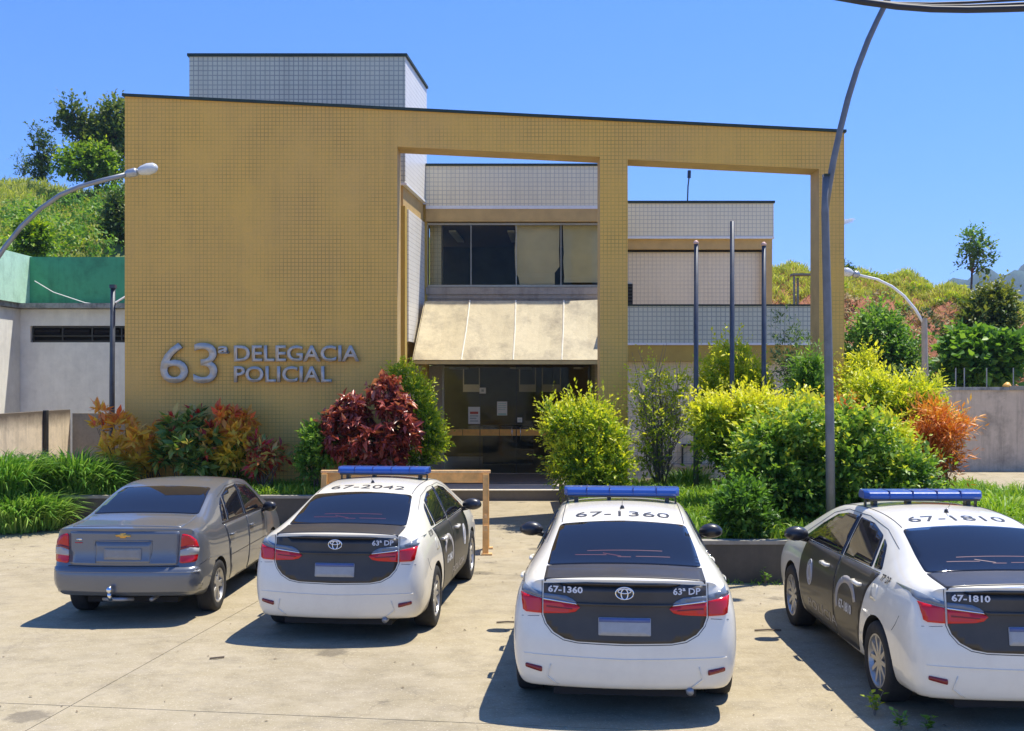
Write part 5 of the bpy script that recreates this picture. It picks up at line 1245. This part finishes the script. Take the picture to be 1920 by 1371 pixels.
# left planter
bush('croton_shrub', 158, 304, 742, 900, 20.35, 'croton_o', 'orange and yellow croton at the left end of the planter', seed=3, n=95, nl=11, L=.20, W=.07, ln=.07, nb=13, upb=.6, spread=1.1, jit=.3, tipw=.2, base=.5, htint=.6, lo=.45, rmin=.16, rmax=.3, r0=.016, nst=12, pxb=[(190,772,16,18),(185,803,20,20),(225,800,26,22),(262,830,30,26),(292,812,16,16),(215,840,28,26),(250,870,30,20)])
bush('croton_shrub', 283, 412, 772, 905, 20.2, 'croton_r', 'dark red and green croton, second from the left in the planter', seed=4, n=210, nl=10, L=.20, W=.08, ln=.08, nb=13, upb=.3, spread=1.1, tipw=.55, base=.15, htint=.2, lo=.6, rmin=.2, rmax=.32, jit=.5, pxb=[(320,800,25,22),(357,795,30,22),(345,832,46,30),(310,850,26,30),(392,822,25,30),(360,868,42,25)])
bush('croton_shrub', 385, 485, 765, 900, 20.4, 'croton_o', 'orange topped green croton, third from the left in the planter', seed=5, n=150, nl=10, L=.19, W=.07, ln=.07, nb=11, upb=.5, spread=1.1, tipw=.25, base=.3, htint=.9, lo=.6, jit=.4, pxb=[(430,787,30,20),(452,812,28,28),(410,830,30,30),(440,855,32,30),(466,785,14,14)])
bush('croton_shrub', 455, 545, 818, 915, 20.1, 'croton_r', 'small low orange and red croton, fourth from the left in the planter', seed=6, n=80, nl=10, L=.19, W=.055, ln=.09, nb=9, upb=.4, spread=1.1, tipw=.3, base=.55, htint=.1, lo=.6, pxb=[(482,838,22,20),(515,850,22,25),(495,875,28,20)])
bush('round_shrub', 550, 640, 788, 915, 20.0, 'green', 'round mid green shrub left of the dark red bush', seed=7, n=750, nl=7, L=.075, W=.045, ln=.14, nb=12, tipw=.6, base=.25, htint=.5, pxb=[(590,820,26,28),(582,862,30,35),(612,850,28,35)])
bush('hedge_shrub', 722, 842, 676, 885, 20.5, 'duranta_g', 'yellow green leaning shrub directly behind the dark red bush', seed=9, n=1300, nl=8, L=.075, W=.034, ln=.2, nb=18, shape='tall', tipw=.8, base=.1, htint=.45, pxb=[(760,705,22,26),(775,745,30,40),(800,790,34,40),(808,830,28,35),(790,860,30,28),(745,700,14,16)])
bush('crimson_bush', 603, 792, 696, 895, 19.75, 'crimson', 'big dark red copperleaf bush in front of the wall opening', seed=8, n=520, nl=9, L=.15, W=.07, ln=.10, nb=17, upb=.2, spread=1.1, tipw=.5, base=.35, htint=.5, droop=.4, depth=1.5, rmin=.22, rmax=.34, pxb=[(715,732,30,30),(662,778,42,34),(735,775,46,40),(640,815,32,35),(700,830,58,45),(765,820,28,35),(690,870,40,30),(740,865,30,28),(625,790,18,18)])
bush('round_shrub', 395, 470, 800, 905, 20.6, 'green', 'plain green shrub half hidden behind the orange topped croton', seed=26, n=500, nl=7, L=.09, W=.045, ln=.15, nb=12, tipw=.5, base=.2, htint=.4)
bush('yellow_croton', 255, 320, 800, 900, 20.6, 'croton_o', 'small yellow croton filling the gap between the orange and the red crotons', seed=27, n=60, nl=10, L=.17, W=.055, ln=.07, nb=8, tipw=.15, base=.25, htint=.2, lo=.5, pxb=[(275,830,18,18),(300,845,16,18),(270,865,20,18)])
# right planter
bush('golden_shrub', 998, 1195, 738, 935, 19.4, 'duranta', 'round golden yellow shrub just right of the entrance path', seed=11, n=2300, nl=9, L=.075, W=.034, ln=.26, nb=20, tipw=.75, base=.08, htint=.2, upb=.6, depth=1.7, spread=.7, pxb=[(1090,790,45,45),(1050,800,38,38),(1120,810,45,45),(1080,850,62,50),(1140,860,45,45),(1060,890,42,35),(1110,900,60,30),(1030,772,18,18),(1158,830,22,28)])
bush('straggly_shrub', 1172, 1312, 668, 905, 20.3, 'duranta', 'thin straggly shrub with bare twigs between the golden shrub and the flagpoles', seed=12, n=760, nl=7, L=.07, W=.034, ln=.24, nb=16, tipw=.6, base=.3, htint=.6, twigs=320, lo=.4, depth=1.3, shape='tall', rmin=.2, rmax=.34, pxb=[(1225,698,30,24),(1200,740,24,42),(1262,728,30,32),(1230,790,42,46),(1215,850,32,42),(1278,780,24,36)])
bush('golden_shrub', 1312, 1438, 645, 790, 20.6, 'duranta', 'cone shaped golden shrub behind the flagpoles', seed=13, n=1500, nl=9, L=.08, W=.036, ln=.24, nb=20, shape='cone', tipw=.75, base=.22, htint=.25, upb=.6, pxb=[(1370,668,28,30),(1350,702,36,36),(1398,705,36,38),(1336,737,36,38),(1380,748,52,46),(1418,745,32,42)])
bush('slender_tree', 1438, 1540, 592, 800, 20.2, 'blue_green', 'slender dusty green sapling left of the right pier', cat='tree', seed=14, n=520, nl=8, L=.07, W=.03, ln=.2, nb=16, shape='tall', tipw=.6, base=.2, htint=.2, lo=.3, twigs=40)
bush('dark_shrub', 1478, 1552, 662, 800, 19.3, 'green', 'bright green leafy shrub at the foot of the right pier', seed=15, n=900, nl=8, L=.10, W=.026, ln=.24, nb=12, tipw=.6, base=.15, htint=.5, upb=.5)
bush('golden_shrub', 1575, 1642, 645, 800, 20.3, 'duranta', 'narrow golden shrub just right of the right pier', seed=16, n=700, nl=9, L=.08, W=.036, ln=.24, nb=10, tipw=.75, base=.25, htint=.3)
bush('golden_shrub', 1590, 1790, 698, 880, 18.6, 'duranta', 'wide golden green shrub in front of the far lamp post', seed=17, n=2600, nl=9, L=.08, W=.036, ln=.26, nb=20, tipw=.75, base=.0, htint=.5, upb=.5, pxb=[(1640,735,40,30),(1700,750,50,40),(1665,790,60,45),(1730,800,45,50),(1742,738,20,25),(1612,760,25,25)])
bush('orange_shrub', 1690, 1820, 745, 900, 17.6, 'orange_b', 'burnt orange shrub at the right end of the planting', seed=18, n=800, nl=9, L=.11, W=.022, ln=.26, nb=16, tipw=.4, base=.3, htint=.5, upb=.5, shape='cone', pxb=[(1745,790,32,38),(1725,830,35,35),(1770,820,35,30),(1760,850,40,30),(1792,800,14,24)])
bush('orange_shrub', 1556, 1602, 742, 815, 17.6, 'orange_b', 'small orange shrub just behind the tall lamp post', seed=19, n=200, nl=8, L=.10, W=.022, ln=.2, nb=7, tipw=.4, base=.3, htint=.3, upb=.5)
bush('golden_shrub', 1292, 1545, 748, 905, 17.4, 'duranta', 'spreading golden hedge shrub over a dark green underside, in front of the flagpoles', seed=20, n=2600, nl=9, L=.08, W=.036, ln=.24, nb=26, tipw=.65, base=-.05, htint=1.0, depth=1.9, upb=.45, pxb=[(1340,785,40,32),(1390,775,40,28),(1440,780,45,28),(1500,775,50,26),(1370,830,45,40),(1410,820,50,40),(1330,820,28,30)])
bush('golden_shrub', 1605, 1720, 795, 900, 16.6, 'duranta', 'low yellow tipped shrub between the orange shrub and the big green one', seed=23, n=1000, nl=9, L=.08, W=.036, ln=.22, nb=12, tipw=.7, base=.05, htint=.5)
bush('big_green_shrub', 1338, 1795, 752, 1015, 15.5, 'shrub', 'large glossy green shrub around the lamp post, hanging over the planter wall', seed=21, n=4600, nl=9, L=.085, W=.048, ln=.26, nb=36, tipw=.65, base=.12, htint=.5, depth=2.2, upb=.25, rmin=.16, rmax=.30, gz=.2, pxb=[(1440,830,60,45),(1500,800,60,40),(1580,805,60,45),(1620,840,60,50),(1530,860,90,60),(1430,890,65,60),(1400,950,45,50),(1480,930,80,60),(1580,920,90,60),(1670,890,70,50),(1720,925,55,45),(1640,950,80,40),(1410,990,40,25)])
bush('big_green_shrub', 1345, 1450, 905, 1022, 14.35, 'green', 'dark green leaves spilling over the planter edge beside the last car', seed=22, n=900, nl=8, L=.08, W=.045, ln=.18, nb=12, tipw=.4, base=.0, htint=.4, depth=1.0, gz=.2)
# grasses ---------------------------------------------------------------
def grass(name, n, sampler, L, W, mat, label, cat='grass', lean=.35, droop=.3, tint=(.3, .3), kind='long', seed=5, stuff=True, clump=0):
    r = np.random.default_rng(seed); P_ = sampler(r, n); m = len(P_)
    D = norm(np.array([0, 0, 1.])+r.normal(size=(m, 3))*lean); N = norm(r.normal(size=(m, 3))+.01)
    Ls = L*r.uniform(.45, 1.3, m); t = tint[0]+r.random(m)*tint[1]
    me = leaf_mesh(name, P_, D, N, Ls, W*r.uniform(.6, 1.3, m), t, kind, droop)
    o = obj_mesh(name, me, M[mat]); tag(o, label, cat, kind='stuff' if stuff else None); return o
def area(x0, x1, y0, y1, z0, dens=None, holes=()):
    def f(r, n):
        # clumpy
        c = np.stack([r.uniform(x0, x1, n//14+1), r.uniform(y0, y1, n//14+1)], 1); k = r.integers(len(c), size=n)
        p = c[k]+r.normal(size=(n, 2))*.09; ok = (p[:, 0] > x0) & (p[:, 0] < x1) & (p[:, 1] > y0) & (p[:, 1] < y1)
        for (a, b, c_, d_) in holes: ok &= ~((p[:, 0] > a) & (p[:, 0] < b) & (p[:, 1] > c_) & (p[:, 1] < d_))
        p = p[ok]; return np.concatenate([p, np.full((len(p), 1), z0)], 1)
    return f
grass('grass', 13000, area(-8.4, -1.9, 19.35, 20.9, .47), .30, .016, 'grass', 'bright short grass filling the left planter', seed=31, tint=(.35, .6))
grass('grass', 42000, area(1.2, 9.0, 13.98, 21, .47), .34, .018, 'grass', 'bright grass filling the right planter', seed=32, tint=(.3, .6))
grass('tall_grass', 3500, area(6.6, 9.1, 14.0, 18.5, .47), .55, .02, 'grass', 'taller grass at the far right of the right planter', seed=33, tint=(.3, .6))
def tuft(px, py_base, d, L, n, mat, label, cat='grass tuft', seed=1, spread=.5, W=.03, lean=.38, droop=.3, gz=.47, name='grass_tuft', tint=(.2, .7)):
    x_ = PX(px, d); root = empty(name, (x_, d, gz), label=label, cat=cat)
    r = np.random.default_rng(seed); a = r.uniform(0, 2*math.pi, n); q = r.random(n)**.7*spread
    P_ = np.stack([np.cos(a)*q, np.sin(a)*q*.6, r.uniform(0, .12, n)], 1)
    out = norm(np.stack([np.cos(a), np.sin(a), np.zeros(n)], 1)); D = norm(np.array([0, 0, 1.])+out*r.uniform(.05, lean, n)[:, None]*1.3+r.normal(size=(n, 3))*.2)
    N = norm(-out+np.array([0, 0, .8])+r.normal(size=(n, 3))*.1)
    me = leaf_mesh('blades', P_, D, N, L*r.uniform(.5, 1.2, n), W*r.uniform(.6, 1.3, n), tint[0]+r.random(n)*tint[1], 'long', droop)
    obj_mesh('blades', me, M[mat], root); return root
tuft(135, 900, 19.7, 1.0, 1700, 'longgrass', 'tall long bladed grass clump nearest the left croton', seed=41, spread=.62, W=.026, droop=.28)
tuft(60, 900, 19.6, .95, 1700, 'longgrass', 'middle long bladed grass clump at the left edge', seed=42, spread=.65, W=.026, droop=.28)
tuft(-5, 940, 19.0, 1.05, 1700, 'longgrass', 'long grass clump cut off by the left picture edge', seed=43, spread=.7, W=.026, droop=.28)
tuft(60, 985, 18.7, .8, 1400, 'longgrass', 'long grass clump growing at ground level in front of the planter end', seed=44, spread=.55, W=.026, gz=0, tint=(.3, .7))
tuft(15, 985, 18.4, .75, 1200, 'longgrass', 'lowest grass clump at the left edge on the paving', seed=45, spread=.55, W=.026, gz=0, tint=(.3, .7))
tuft(190, 900, 19.9, .75, 1200, 'longgrass', 'long grass clump just behind the grey car roof', seed=46, spread=.5, W=.026)
tuft(1290, 880, 20.6, .55, 400, 'grass', 'upright grass tuft below the straggly shrub', seed=47, spread=.4, W=.025)
tuft(1880, 960, 15.6, .55, 500, 'grass', 'grass tuft behind the roof of the rightmost police car', seed=48, spread=.6, W=.022, tint=(.4, .6))
# weeds on the paving
def weed(x_, y_, h, n, label, seed, mat='green', name='weed'):
    r = np.random.default_rng(seed); root = empty(name, (x_, y_, 0), label=label, cat='weed'); mb = MB(); P_ = []; D = []
    for i in range(n):
        a = r.uniform(0, 6.28); e = Vector((math.cos(a)*h*.45*r.random(), math.sin(a)*h*.45*r.random(), h*r.uniform(.5, 1))); mb.tube([(0, 0, -.01), e*.5+Vector((0, 0, .03)), e], [.004, .003, .002], 4, cap=False)
        for t in np.linspace(.3, 1, 6):
            P_.append(tuple(e*t)); b = r.uniform(0, 6.28); D.append((math.cos(b), math.sin(b), .35))
    P_ = np.array(P_); D = norm(np.array(D)); m = len(P_)
    me = leaf_mesh('leaves', P_, D, norm(r.normal(size=(m, 3))*.3+np.array([0, 0, 1.])), np.full(m, .06), np.full(m, .035), r.uniform(.3, .9, m))
    obj_mesh('leaves', me, M[mat], root); mb.build('stem', M['twig'], root)
weed(PX(1640, 8.35), 8.35, .22, 5, 'thin yellowish weed in front of the rear wheel of the rightmost police car', 51, 'duranta_g')
weed(PX(1690, 8.0), 8.0, .16, 5, 'small green weed under the rear bumper of the rightmost police car', 52)
weed(PX(1738, 7.95), 7.95, .12, 5, 'second low weed under the rear bumper of the rightmost police car', 53)
weed(PX(131, 18.9), 18.95, .32, 6, 'small weed at the foot of the left planter wall', 54, 'duranta_g')
weed(PX(1425, 14.0), 13.7, .22, 5, 'tiny weed against the right planter wall', 55)
# fallen twigs and dry leaves on the paving
for k, (px, py, ln_, a) in enumerate(((950, 1169, .22, .1), (1440, 1184, .28, .05), (405, 1237, .12, .3))):
    dd = CH*F/(py-HY); x_ = PX(px, dd)
    tag(MB().tube([(x_-ln_/2, dd, .012), (x_, dd+.01, .016), (x_+ln_/2, dd+a*.2, .012)], .009, 5).build('fallen_twig', M['bark']), ['thin dark twig on the concrete left of the middle police car', 'thin dark twig on the concrete left of the rightmost police car', 'short dark twig on the open concrete at lower left'][k], 'twig')
r = np.random.default_rng(61); n = 700
pos = np.stack([r.uniform(-9, 8, n), 18.9-11*r.random(n)**2.2, np.full(n, .006)], 1); a = r.uniform(0, 6.28, n)
me = leaf_mesh('leaf_litter', pos, norm(np.stack([np.cos(a), np.sin(a), r.uniform(0, .15, n)], 1)), norm(r.normal(size=(n, 3))*.2+np.array([0, 0, 1.])), r.uniform(.02, .05, n), r.uniform(.012, .025, n), r.random(n))
tag(obj_mesh('leaf_litter', me, M['dryleaf']), 'scattered small dry leaves on the concrete', 'leaf litter', kind='stuff')
grass('planter_edge_weeds', 900, lambda r, n: np.concatenate([np.stack([r.uniform(-8.5, -1.8, n//2), 19.17-np.abs(r.normal(size=n//2))*.05, np.zeros(n//2)], 1), np.stack([r.uniform(1.1, 5.2, n//2), 13.76-np.abs(r.normal(size=n//2))*.05, np.zeros(n//2)], 1)]), .09, .008, 'grass', 'thin weeds growing along the foot of the planter walls', seed=62, lean=.5)

# ------------------------------------------------------------------ hills
def crest(x):
    pts = [(-120, 19), (-60, 18.2), (-40, 17.6), (-29, 16.6), (-15, 13), (0, 11), (12, 8.5), (15, 8.3), (18.7, 8.2), (20.5, 7.9), (23, 7.5), (25.5, 6.8), (28, 5.9), (31, 5.5), (40, 5.5), (80, 5), (140, 4)]
    return np.interp(x, [p[0] for p in pts], [p[1] for p in pts])
def hill_z(x, y):
    yc = np.interp(x, [-30, 10], [80, 60]); y0 = np.interp(x, [-30, 0, 14], [38, 38, 40.5])
    t = np.clip((y-y0)/(yc-y0), 0, 1)
    left = np.interp(x, [-10, 10], [1, 0])
    s = left*(t**.75)+(1-left)*(np.clip(t*1.12, 0, 1)**.62)
    z = crest(x)*s
    nz = .35*np.sin(x*.9+y*.35)+.25*np.sin(x*2.1-y*1.3)+.18*np.sin(x*4.3+y*3.1)
    z = z+nz*np.clip(t*4, 0, 1)*np.where(t < .97, 1, .35)
    z = np.where(y > yc, z-(y-yc)*.12, z)
    return np.where(y < y0, -.05, z)
xs = np.arange(-110, 130, 1.0); ys = np.concatenate([np.arange(35, 84, .9), np.arange(84, 200, 6)])
X, Y = np.meshgrid(xs, ys); Z = hill_z(X, Y)
V = np.stack([X, Y, Z], -1).reshape(-1, 3); nx = len(xs)
Fc = [(j*nx+i, j*nx+i+1, (j+1)*nx+i+1, (j+1)*nx+i) for j in range(len(ys)-1) for i in range(nx-1)]
me = bpy.data.meshes.new('hill'); me.from_pydata(V.tolist(), [], Fc)
at = me.attributes.new('red', 'FLOAT', 'POINT')
rx, ry, rz = V[:, 0], V[:, 1], V[:, 2]
redv = np.clip(np.where(rx > 5, .78-np.abs(rz/crest(rx)-.60)*1.3, .12-np.abs(rz-5.6)*.2+.2*np.exp(-((rx+34)/4)**2)), -.2, 1)
at.data.foreach_set('value', redv.astype(np.float32)); me.polygons.foreach_set('use_smooth', [True]*len(me.polygons))
h = obj_mesh('hill', me, M['hill']); tag(h, kind='structure')
# mountain far right
xs = np.linspace(420, 1400, 90); ys = np.linspace(1150, 1700, 30); X, Y = np.meshgrid(xs, ys)
rid = np.interp(xs, [420, 470, 540, 620, 760, 900, 1100, 1400], [70, 108, 128, 155, 200, 220, 220, 190])
rr = np.random.default_rng(3)
Z = rid[None, :]*np.exp(-((Y-1400)/170)**2)*1.0+12*np.sin(X*.05+Y*.02)+6*np.sin(X*.13-Y*.07)-18
V = np.stack([X, Y, Z], -1).reshape(-1, 3); nx = len(xs)
me = bpy.data.meshes.new('mountain'); me.from_pydata(V.tolist(), [], [(j*nx+i, j*nx+i+1, (j+1)*nx+i+1, (j+1)*nx+i) for j in range(len(ys)-1) for i in range(nx-1)])
me.polygons.foreach_set('use_smooth', [True]*len(me.polygons)); tag(obj_mesh('mountain', me, M['farhill']), kind='structure')
# hill vegetation as masses
def on_hill(r, n, xr, trange):
    x_ = r.uniform(*xr, n); yc = np.interp(x_, [-30, 10], [80, 60]); y0 = np.interp(x_, [-30, 0, 14], [38, 38, 40.5]); t = r.uniform(*trange, n)
    y_ = y0+(yc-y0)*t; return np.stack([x_, y_, hill_z(x_, y_)-.05], 1)
grass('hill_grass', 60000, lambda r, n: on_hill(r, n, (-52, -22), (.15, 1.02)), .6, .05, 'hillgrass', 'yellow green grass covering the left hillside', seed=71, lean=.4, droop=.2, tint=(.2, .8))
grass('hill_grass', 60000, lambda r, n: on_hill(r, n, (11, 40), (.62, 1.04)), .5, .035, 'hillgrass', 'yellow green grass on top of the right hillside', seed=72, lean=.4, droop=.2, tint=(.3, .8))
grass('hill_dry_weeds', 9000, lambda r, n: on_hill(r, n, (11, 40), (.05, .8)), .5, .04, 'dryweed', 'dry brown weeds on the red bank behind the station', cat='weeds', seed=73, lean=.8, droop=.3, tint=(.0, 1.))
def mass(name, label, pts_fn, n, size, mat, seed, L=.25, W=.16, base=.1, cat='scrub'):
    r = np.random.default_rng(seed); c = pts_fn(r, n); s = size*r.uniform(.5, 1.4, len(c))
    bl = np.concatenate([c+np.stack([0*s, 0*s, s*.5], 1), np.stack([s, s, s*.8], 1)], 1)
    k = 90; idx = np.repeat(np.arange(len(bl)), k); d = norm(r.normal(size=(len(idx), 3))+np.array([0, -.2, .35])); P_ = bl[idx, :3]+d*bl[idx, 3:]*r.uniform(.7, 1.1, len(idx))[:, None]
    N = norm(d+r.normal(size=d.shape)*.5); D = norm(np.cross(N, r.normal(size=d.shape)))
    t = base+.35*d[:, 2]+r.random(len(idx))*.3+r.random(len(bl))[idx]*.25
    me = leaf_mesh(name, P_, D, N, L*r.uniform(.6, 1.3, len(idx)), W*r.uniform(.6, 1.3, len(idx)), t); return tag(obj_mesh(name, me, M[mat]), label, cat, kind='stuff')
mass('hill_scrub', 'low mixed scrub spread over the left hillside', lambda r, n: on_hill(r, n, (-50, -22), (.03, .5)), 110, 1.0, 'duranta_g', 81)
mass('hill_scrub', 'darker scrub low on the left hillside by the ochre wall', lambda r, n: on_hill(r, n, (-30, -21), (.3, .85)), 90, 1.2, 'green', 82)
mass('hill_scrub', 'scrub patches on the red bank of the right hillside', lambda r, n: on_hill(r, n, (16, 40), (.05, .35)), 60, .6, 'green', 83)
mass('hill_scrub', 'olive scrub near the top of the right hillside', lambda r, n: on_hill(r, n, (19, 40), (.5, .9)), 40, .45, 'hillgrass', 84)
mass('hill_scrub', 'green scrub along the top of the right hillside', lambda r, n: on_hill(r, n, (15, 40), (.6, .93)), 70, .35, 'duranta_g', 85, L=.2, W=.1)
mass('hill_scrub', 'dark tangle in the middle of the red bank', lambda r, n: on_hill(r, n, (15, 36), (.15, .5)), 45, .5, 'dark_tree', 86, L=.2, W=.1)
mass('hill_scrub', 'rusty dry scrub on the red bank', lambda r, n: on_hill(r, n, (15, 40), (.1, .6)), 120, .4, 'dryweed', 87, L=.2, W=.08)
# trees --------------------------------------------------------------------
def tree(name, px0, px1, py0, py1, d, gz, mat, label, seed, nb=16, n=500, nl=7, L=.2, W=.12, ln=.5, trunk=.14, cat='tree', shape='oval', rmin=.14, rmax=.26, htint=.3, base=.15, pyb=None, depth=None, trunk_x=None, lo=.7, tipw=.45):
    x0, x1 = PX(px0, d), PX(px1, d); zb, zt = PZ(py1, d), PZ(py0, d); w_, h = x1-x0, zt-zb
    root = empty(name, ((x0+x1)/2, d, gz), label=label, cat=cat)
    bl = blobs_in(w_-ln*.5, (depth or w_)-ln*.5, h-ln*.3, nb, seed, shape=shape, rmin=rmin, rmax=rmax); bl[:, 2] += zb-gz
    rng = np.random.default_rng(seed+7); p, dd = sample_surf(bl, n, rng, lo, 1.02)
    P_, D, N, l_, w__, t = make_sprigs(p, dd, rng, ln, nl, L, W, .15, .9, .4, tipw, base)
    t = t+htint*((P_[:, 2]-(zb-gz))/h-.5)
    obj_mesh('crown', leaf_mesh('crown', P_, D, N, l_, w__, t), M[mat], root)
    mb = MB(); tx = 0 if trunk_x is None else PX(trunk_x, d)-(x0+x1)/2
    fork = Vector((tx*.6, 0, max(.3, (zb-gz)+h*.12)))
    mb.tube([(tx, 0, -.4), (tx*.9+.03, 0, fork.z*.5), fork], [trunk, trunk*.85, trunk*.7], 9)
    for i in range(min(len(bl), 14)):
        e = Vector(bl[i, :3]); m1 = fork.lerp(e, .5)+Vector(rng.normal(size=3)*h*.03); mb.tube([fork-Vector((0, 0, .05)), m1, e], [trunk*.5, trunk*.3, trunk*.1], 6)
    mb.build('trunk', M['bark'], root, smooth=True); return root
gz = 16.8
tree('broadleaf_tree', 138, 272, 183, 310, 78, 15.5, 'dark_tree', 'large dark green tree on the left hill, half hidden by the ochre wall', 91, nb=22, n=1100, L=.30, W=.18, ln=.7, trunk=.2, rmin=.16, rmax=.28, trunk_x=215, tipw=.7)
tree('broadleaf_tree', 92, 175, 178, 290, 77.5, 15.5, 'dark_tree', 'open branched tree top reaching left from the big dark tree', 92, nb=15, n=340, L=.28, W=.16, ln=.6, trunk=.12, rmin=.13, rmax=.24, trunk_x=185, lo=.5, tipw=.6)
tree('broadleaf_tree', 98, 262, 265, 355, 76, 14, 'duranta_g', 'lighter green bushy tree under the big dark tree on the left hill', 93, nb=22, n=900, L=.28, W=.17, ln=.6, trunk=.12, rmin=.16, rmax=.28, base=.0, tipw=.5, htint=.3)
tree('thin_tree', 52, 104, 238, 335, 82, 16.8, 'dark_tree', 'thin dark tree standing alone on the left hill crest', 94, nb=13, n=420, L=.22, W=.12, ln=.4, trunk=.08, shape='tall', rmin=.2, rmax=.36)
tree('thin_tree', 28, 62, 283, 335, 84, 17, 'blue_green', 'smallest wispy tree on the left hill crest', 95, nb=9, n=80, L=.2, W=.1, ln=.5, trunk=.05, shape='tall', lo=.3)
tree('dark_bush', 195, 262, 345, 482, 60, 9, 'dark_tree', 'dark bush against the left edge of the ochre wall', 96, nb=20, n=700, L=.22, W=.13, ln=.5, trunk=.1, cat='bush', rmin=.2, rmax=.32, tipw=.6)
tree('hillside_bush', 20, 100, 412, 482, 50, 8, 'duranta_g', 'bright green bush above the sunlit green wall', 97, nb=12, n=420, L=.2, W=.13, ln=.4, trunk=.08, cat='bush', rmin=.2, rmax=.34, base=0)
tree('hillside_tree', 1562, 1735, 582, 750, 38, 0, 'green', 'large soft rounded green tree right of the right pier', 101, nb=26, n=2600, nl=8, L=.15, W=.08, ln=.45, trunk=.14, rmin=.2, rmax=.32, base=.2, htint=.35, tipw=.5)
tree('hillside_tree', 1800, 1915, 520, 700, 40, 0, 'dark_tree', 'tall dark green bushy tree at the right, below the mountain', 102, nb=24, n=1700, nl=8, L=.17, W=.1, ln=.45, trunk=.14, rmin=.2, rmax=.34, base=.1, htint=.9, tipw=.7)
tree('climber_bush', 1745, 1925, 612, 735, 35.5, 0, 'green', 'broad leaved climbing bush above the grey wall', 103, nb=30, n=1500, nl=8, L=.24, W=.19, ln=.32, trunk=.1, cat='bush', rmin=.15, rmax=.24, base=.05, htint=.4, tipw=.55)
tree('lone_tree', 1782, 1876, 430, 522, 75, 5.5, 'green', 'small lone tree on the crest against the sky at the right', 104, nb=12, n=240, nl=6, L=.26, W=.16, ln=.55, trunk=.1, rmin=.16, rmax=.28, htint=.5, trunk_x=1818, lo=.5, base=.05)
tree('hillside_bush', 1590, 1745, 690, 745, 36.3, 0, 'blue_green', 'grey green scrub right behind the golden shrubs', 105, nb=16, n=600, L=.15, W=.08, ln=.35, trunk=.06, cat='bush', rmin=.2, rmax=.34)
tree('hillside_bush', 1650, 1730, 640, 745, 37.5, 0, 'blue_green', 'dusty bush around the far lamp post', 106, nb=14, n=400, L=.15, W=.08, ln=.35, trunk=.06, cat='bush', rmin=.2, rmax=.34)
tree('hillside_bush', 1560, 1600, 492, 520, 58, 7.5, 'dark_tree', 'dark shrub on the crest touching the right pier', 107, nb=6, n=90, L=.2, W=.12, ln=.35, trunk=.05, cat='bush')

# small cloud low in the sky at the right
cl = []; rr_ = random.Random(5)
cq = bpy.data.materials.new('cloud_vapour'); cq.use_nodes = True; t_ = cq.node_tree; t_.nodes.remove(t_.nodes['Principled BSDF'])
cv = t_.nodes.new('ShaderNodeVolumePrincipled'); cv.inputs['Density'].default_value = .08; cv.inputs['Color'].default_value = (1, 1, 1, 1)
t_.links.new(cv.outputs[0], t_.nodes['Material Output'].inputs['Volume'])
for (px, py, a, b) in ((1603, 408, 14, 4.5), (1592, 413, 12, 3.5)):
    bm = bmesh.new(); bmesh.ops.create_icosphere(bm, subdivisions=3, radius=1)
    dd = 2600
    for v in bm.verts:
        n_ = 1+.25*math.sin(v.co.x*7+v.co.z*5)+.15*math.sin(v.co.x*13); v.co = Vector((PX(px, dd)+v.co.x*a*1.3*n_, dd+v.co.y*18+(px-1590)*5, PZ(py, dd)+v.co.z*b*1.3*n_+v.co.x*a*.25))
    me = bpy.data.meshes.new('cloud'); bm.to_mesh(me); bm.free(); me.materials.append(cq)
    o = bpy.data.objects.new('cloud', me); COL.objects.link(o); tag(o, kind='structure')
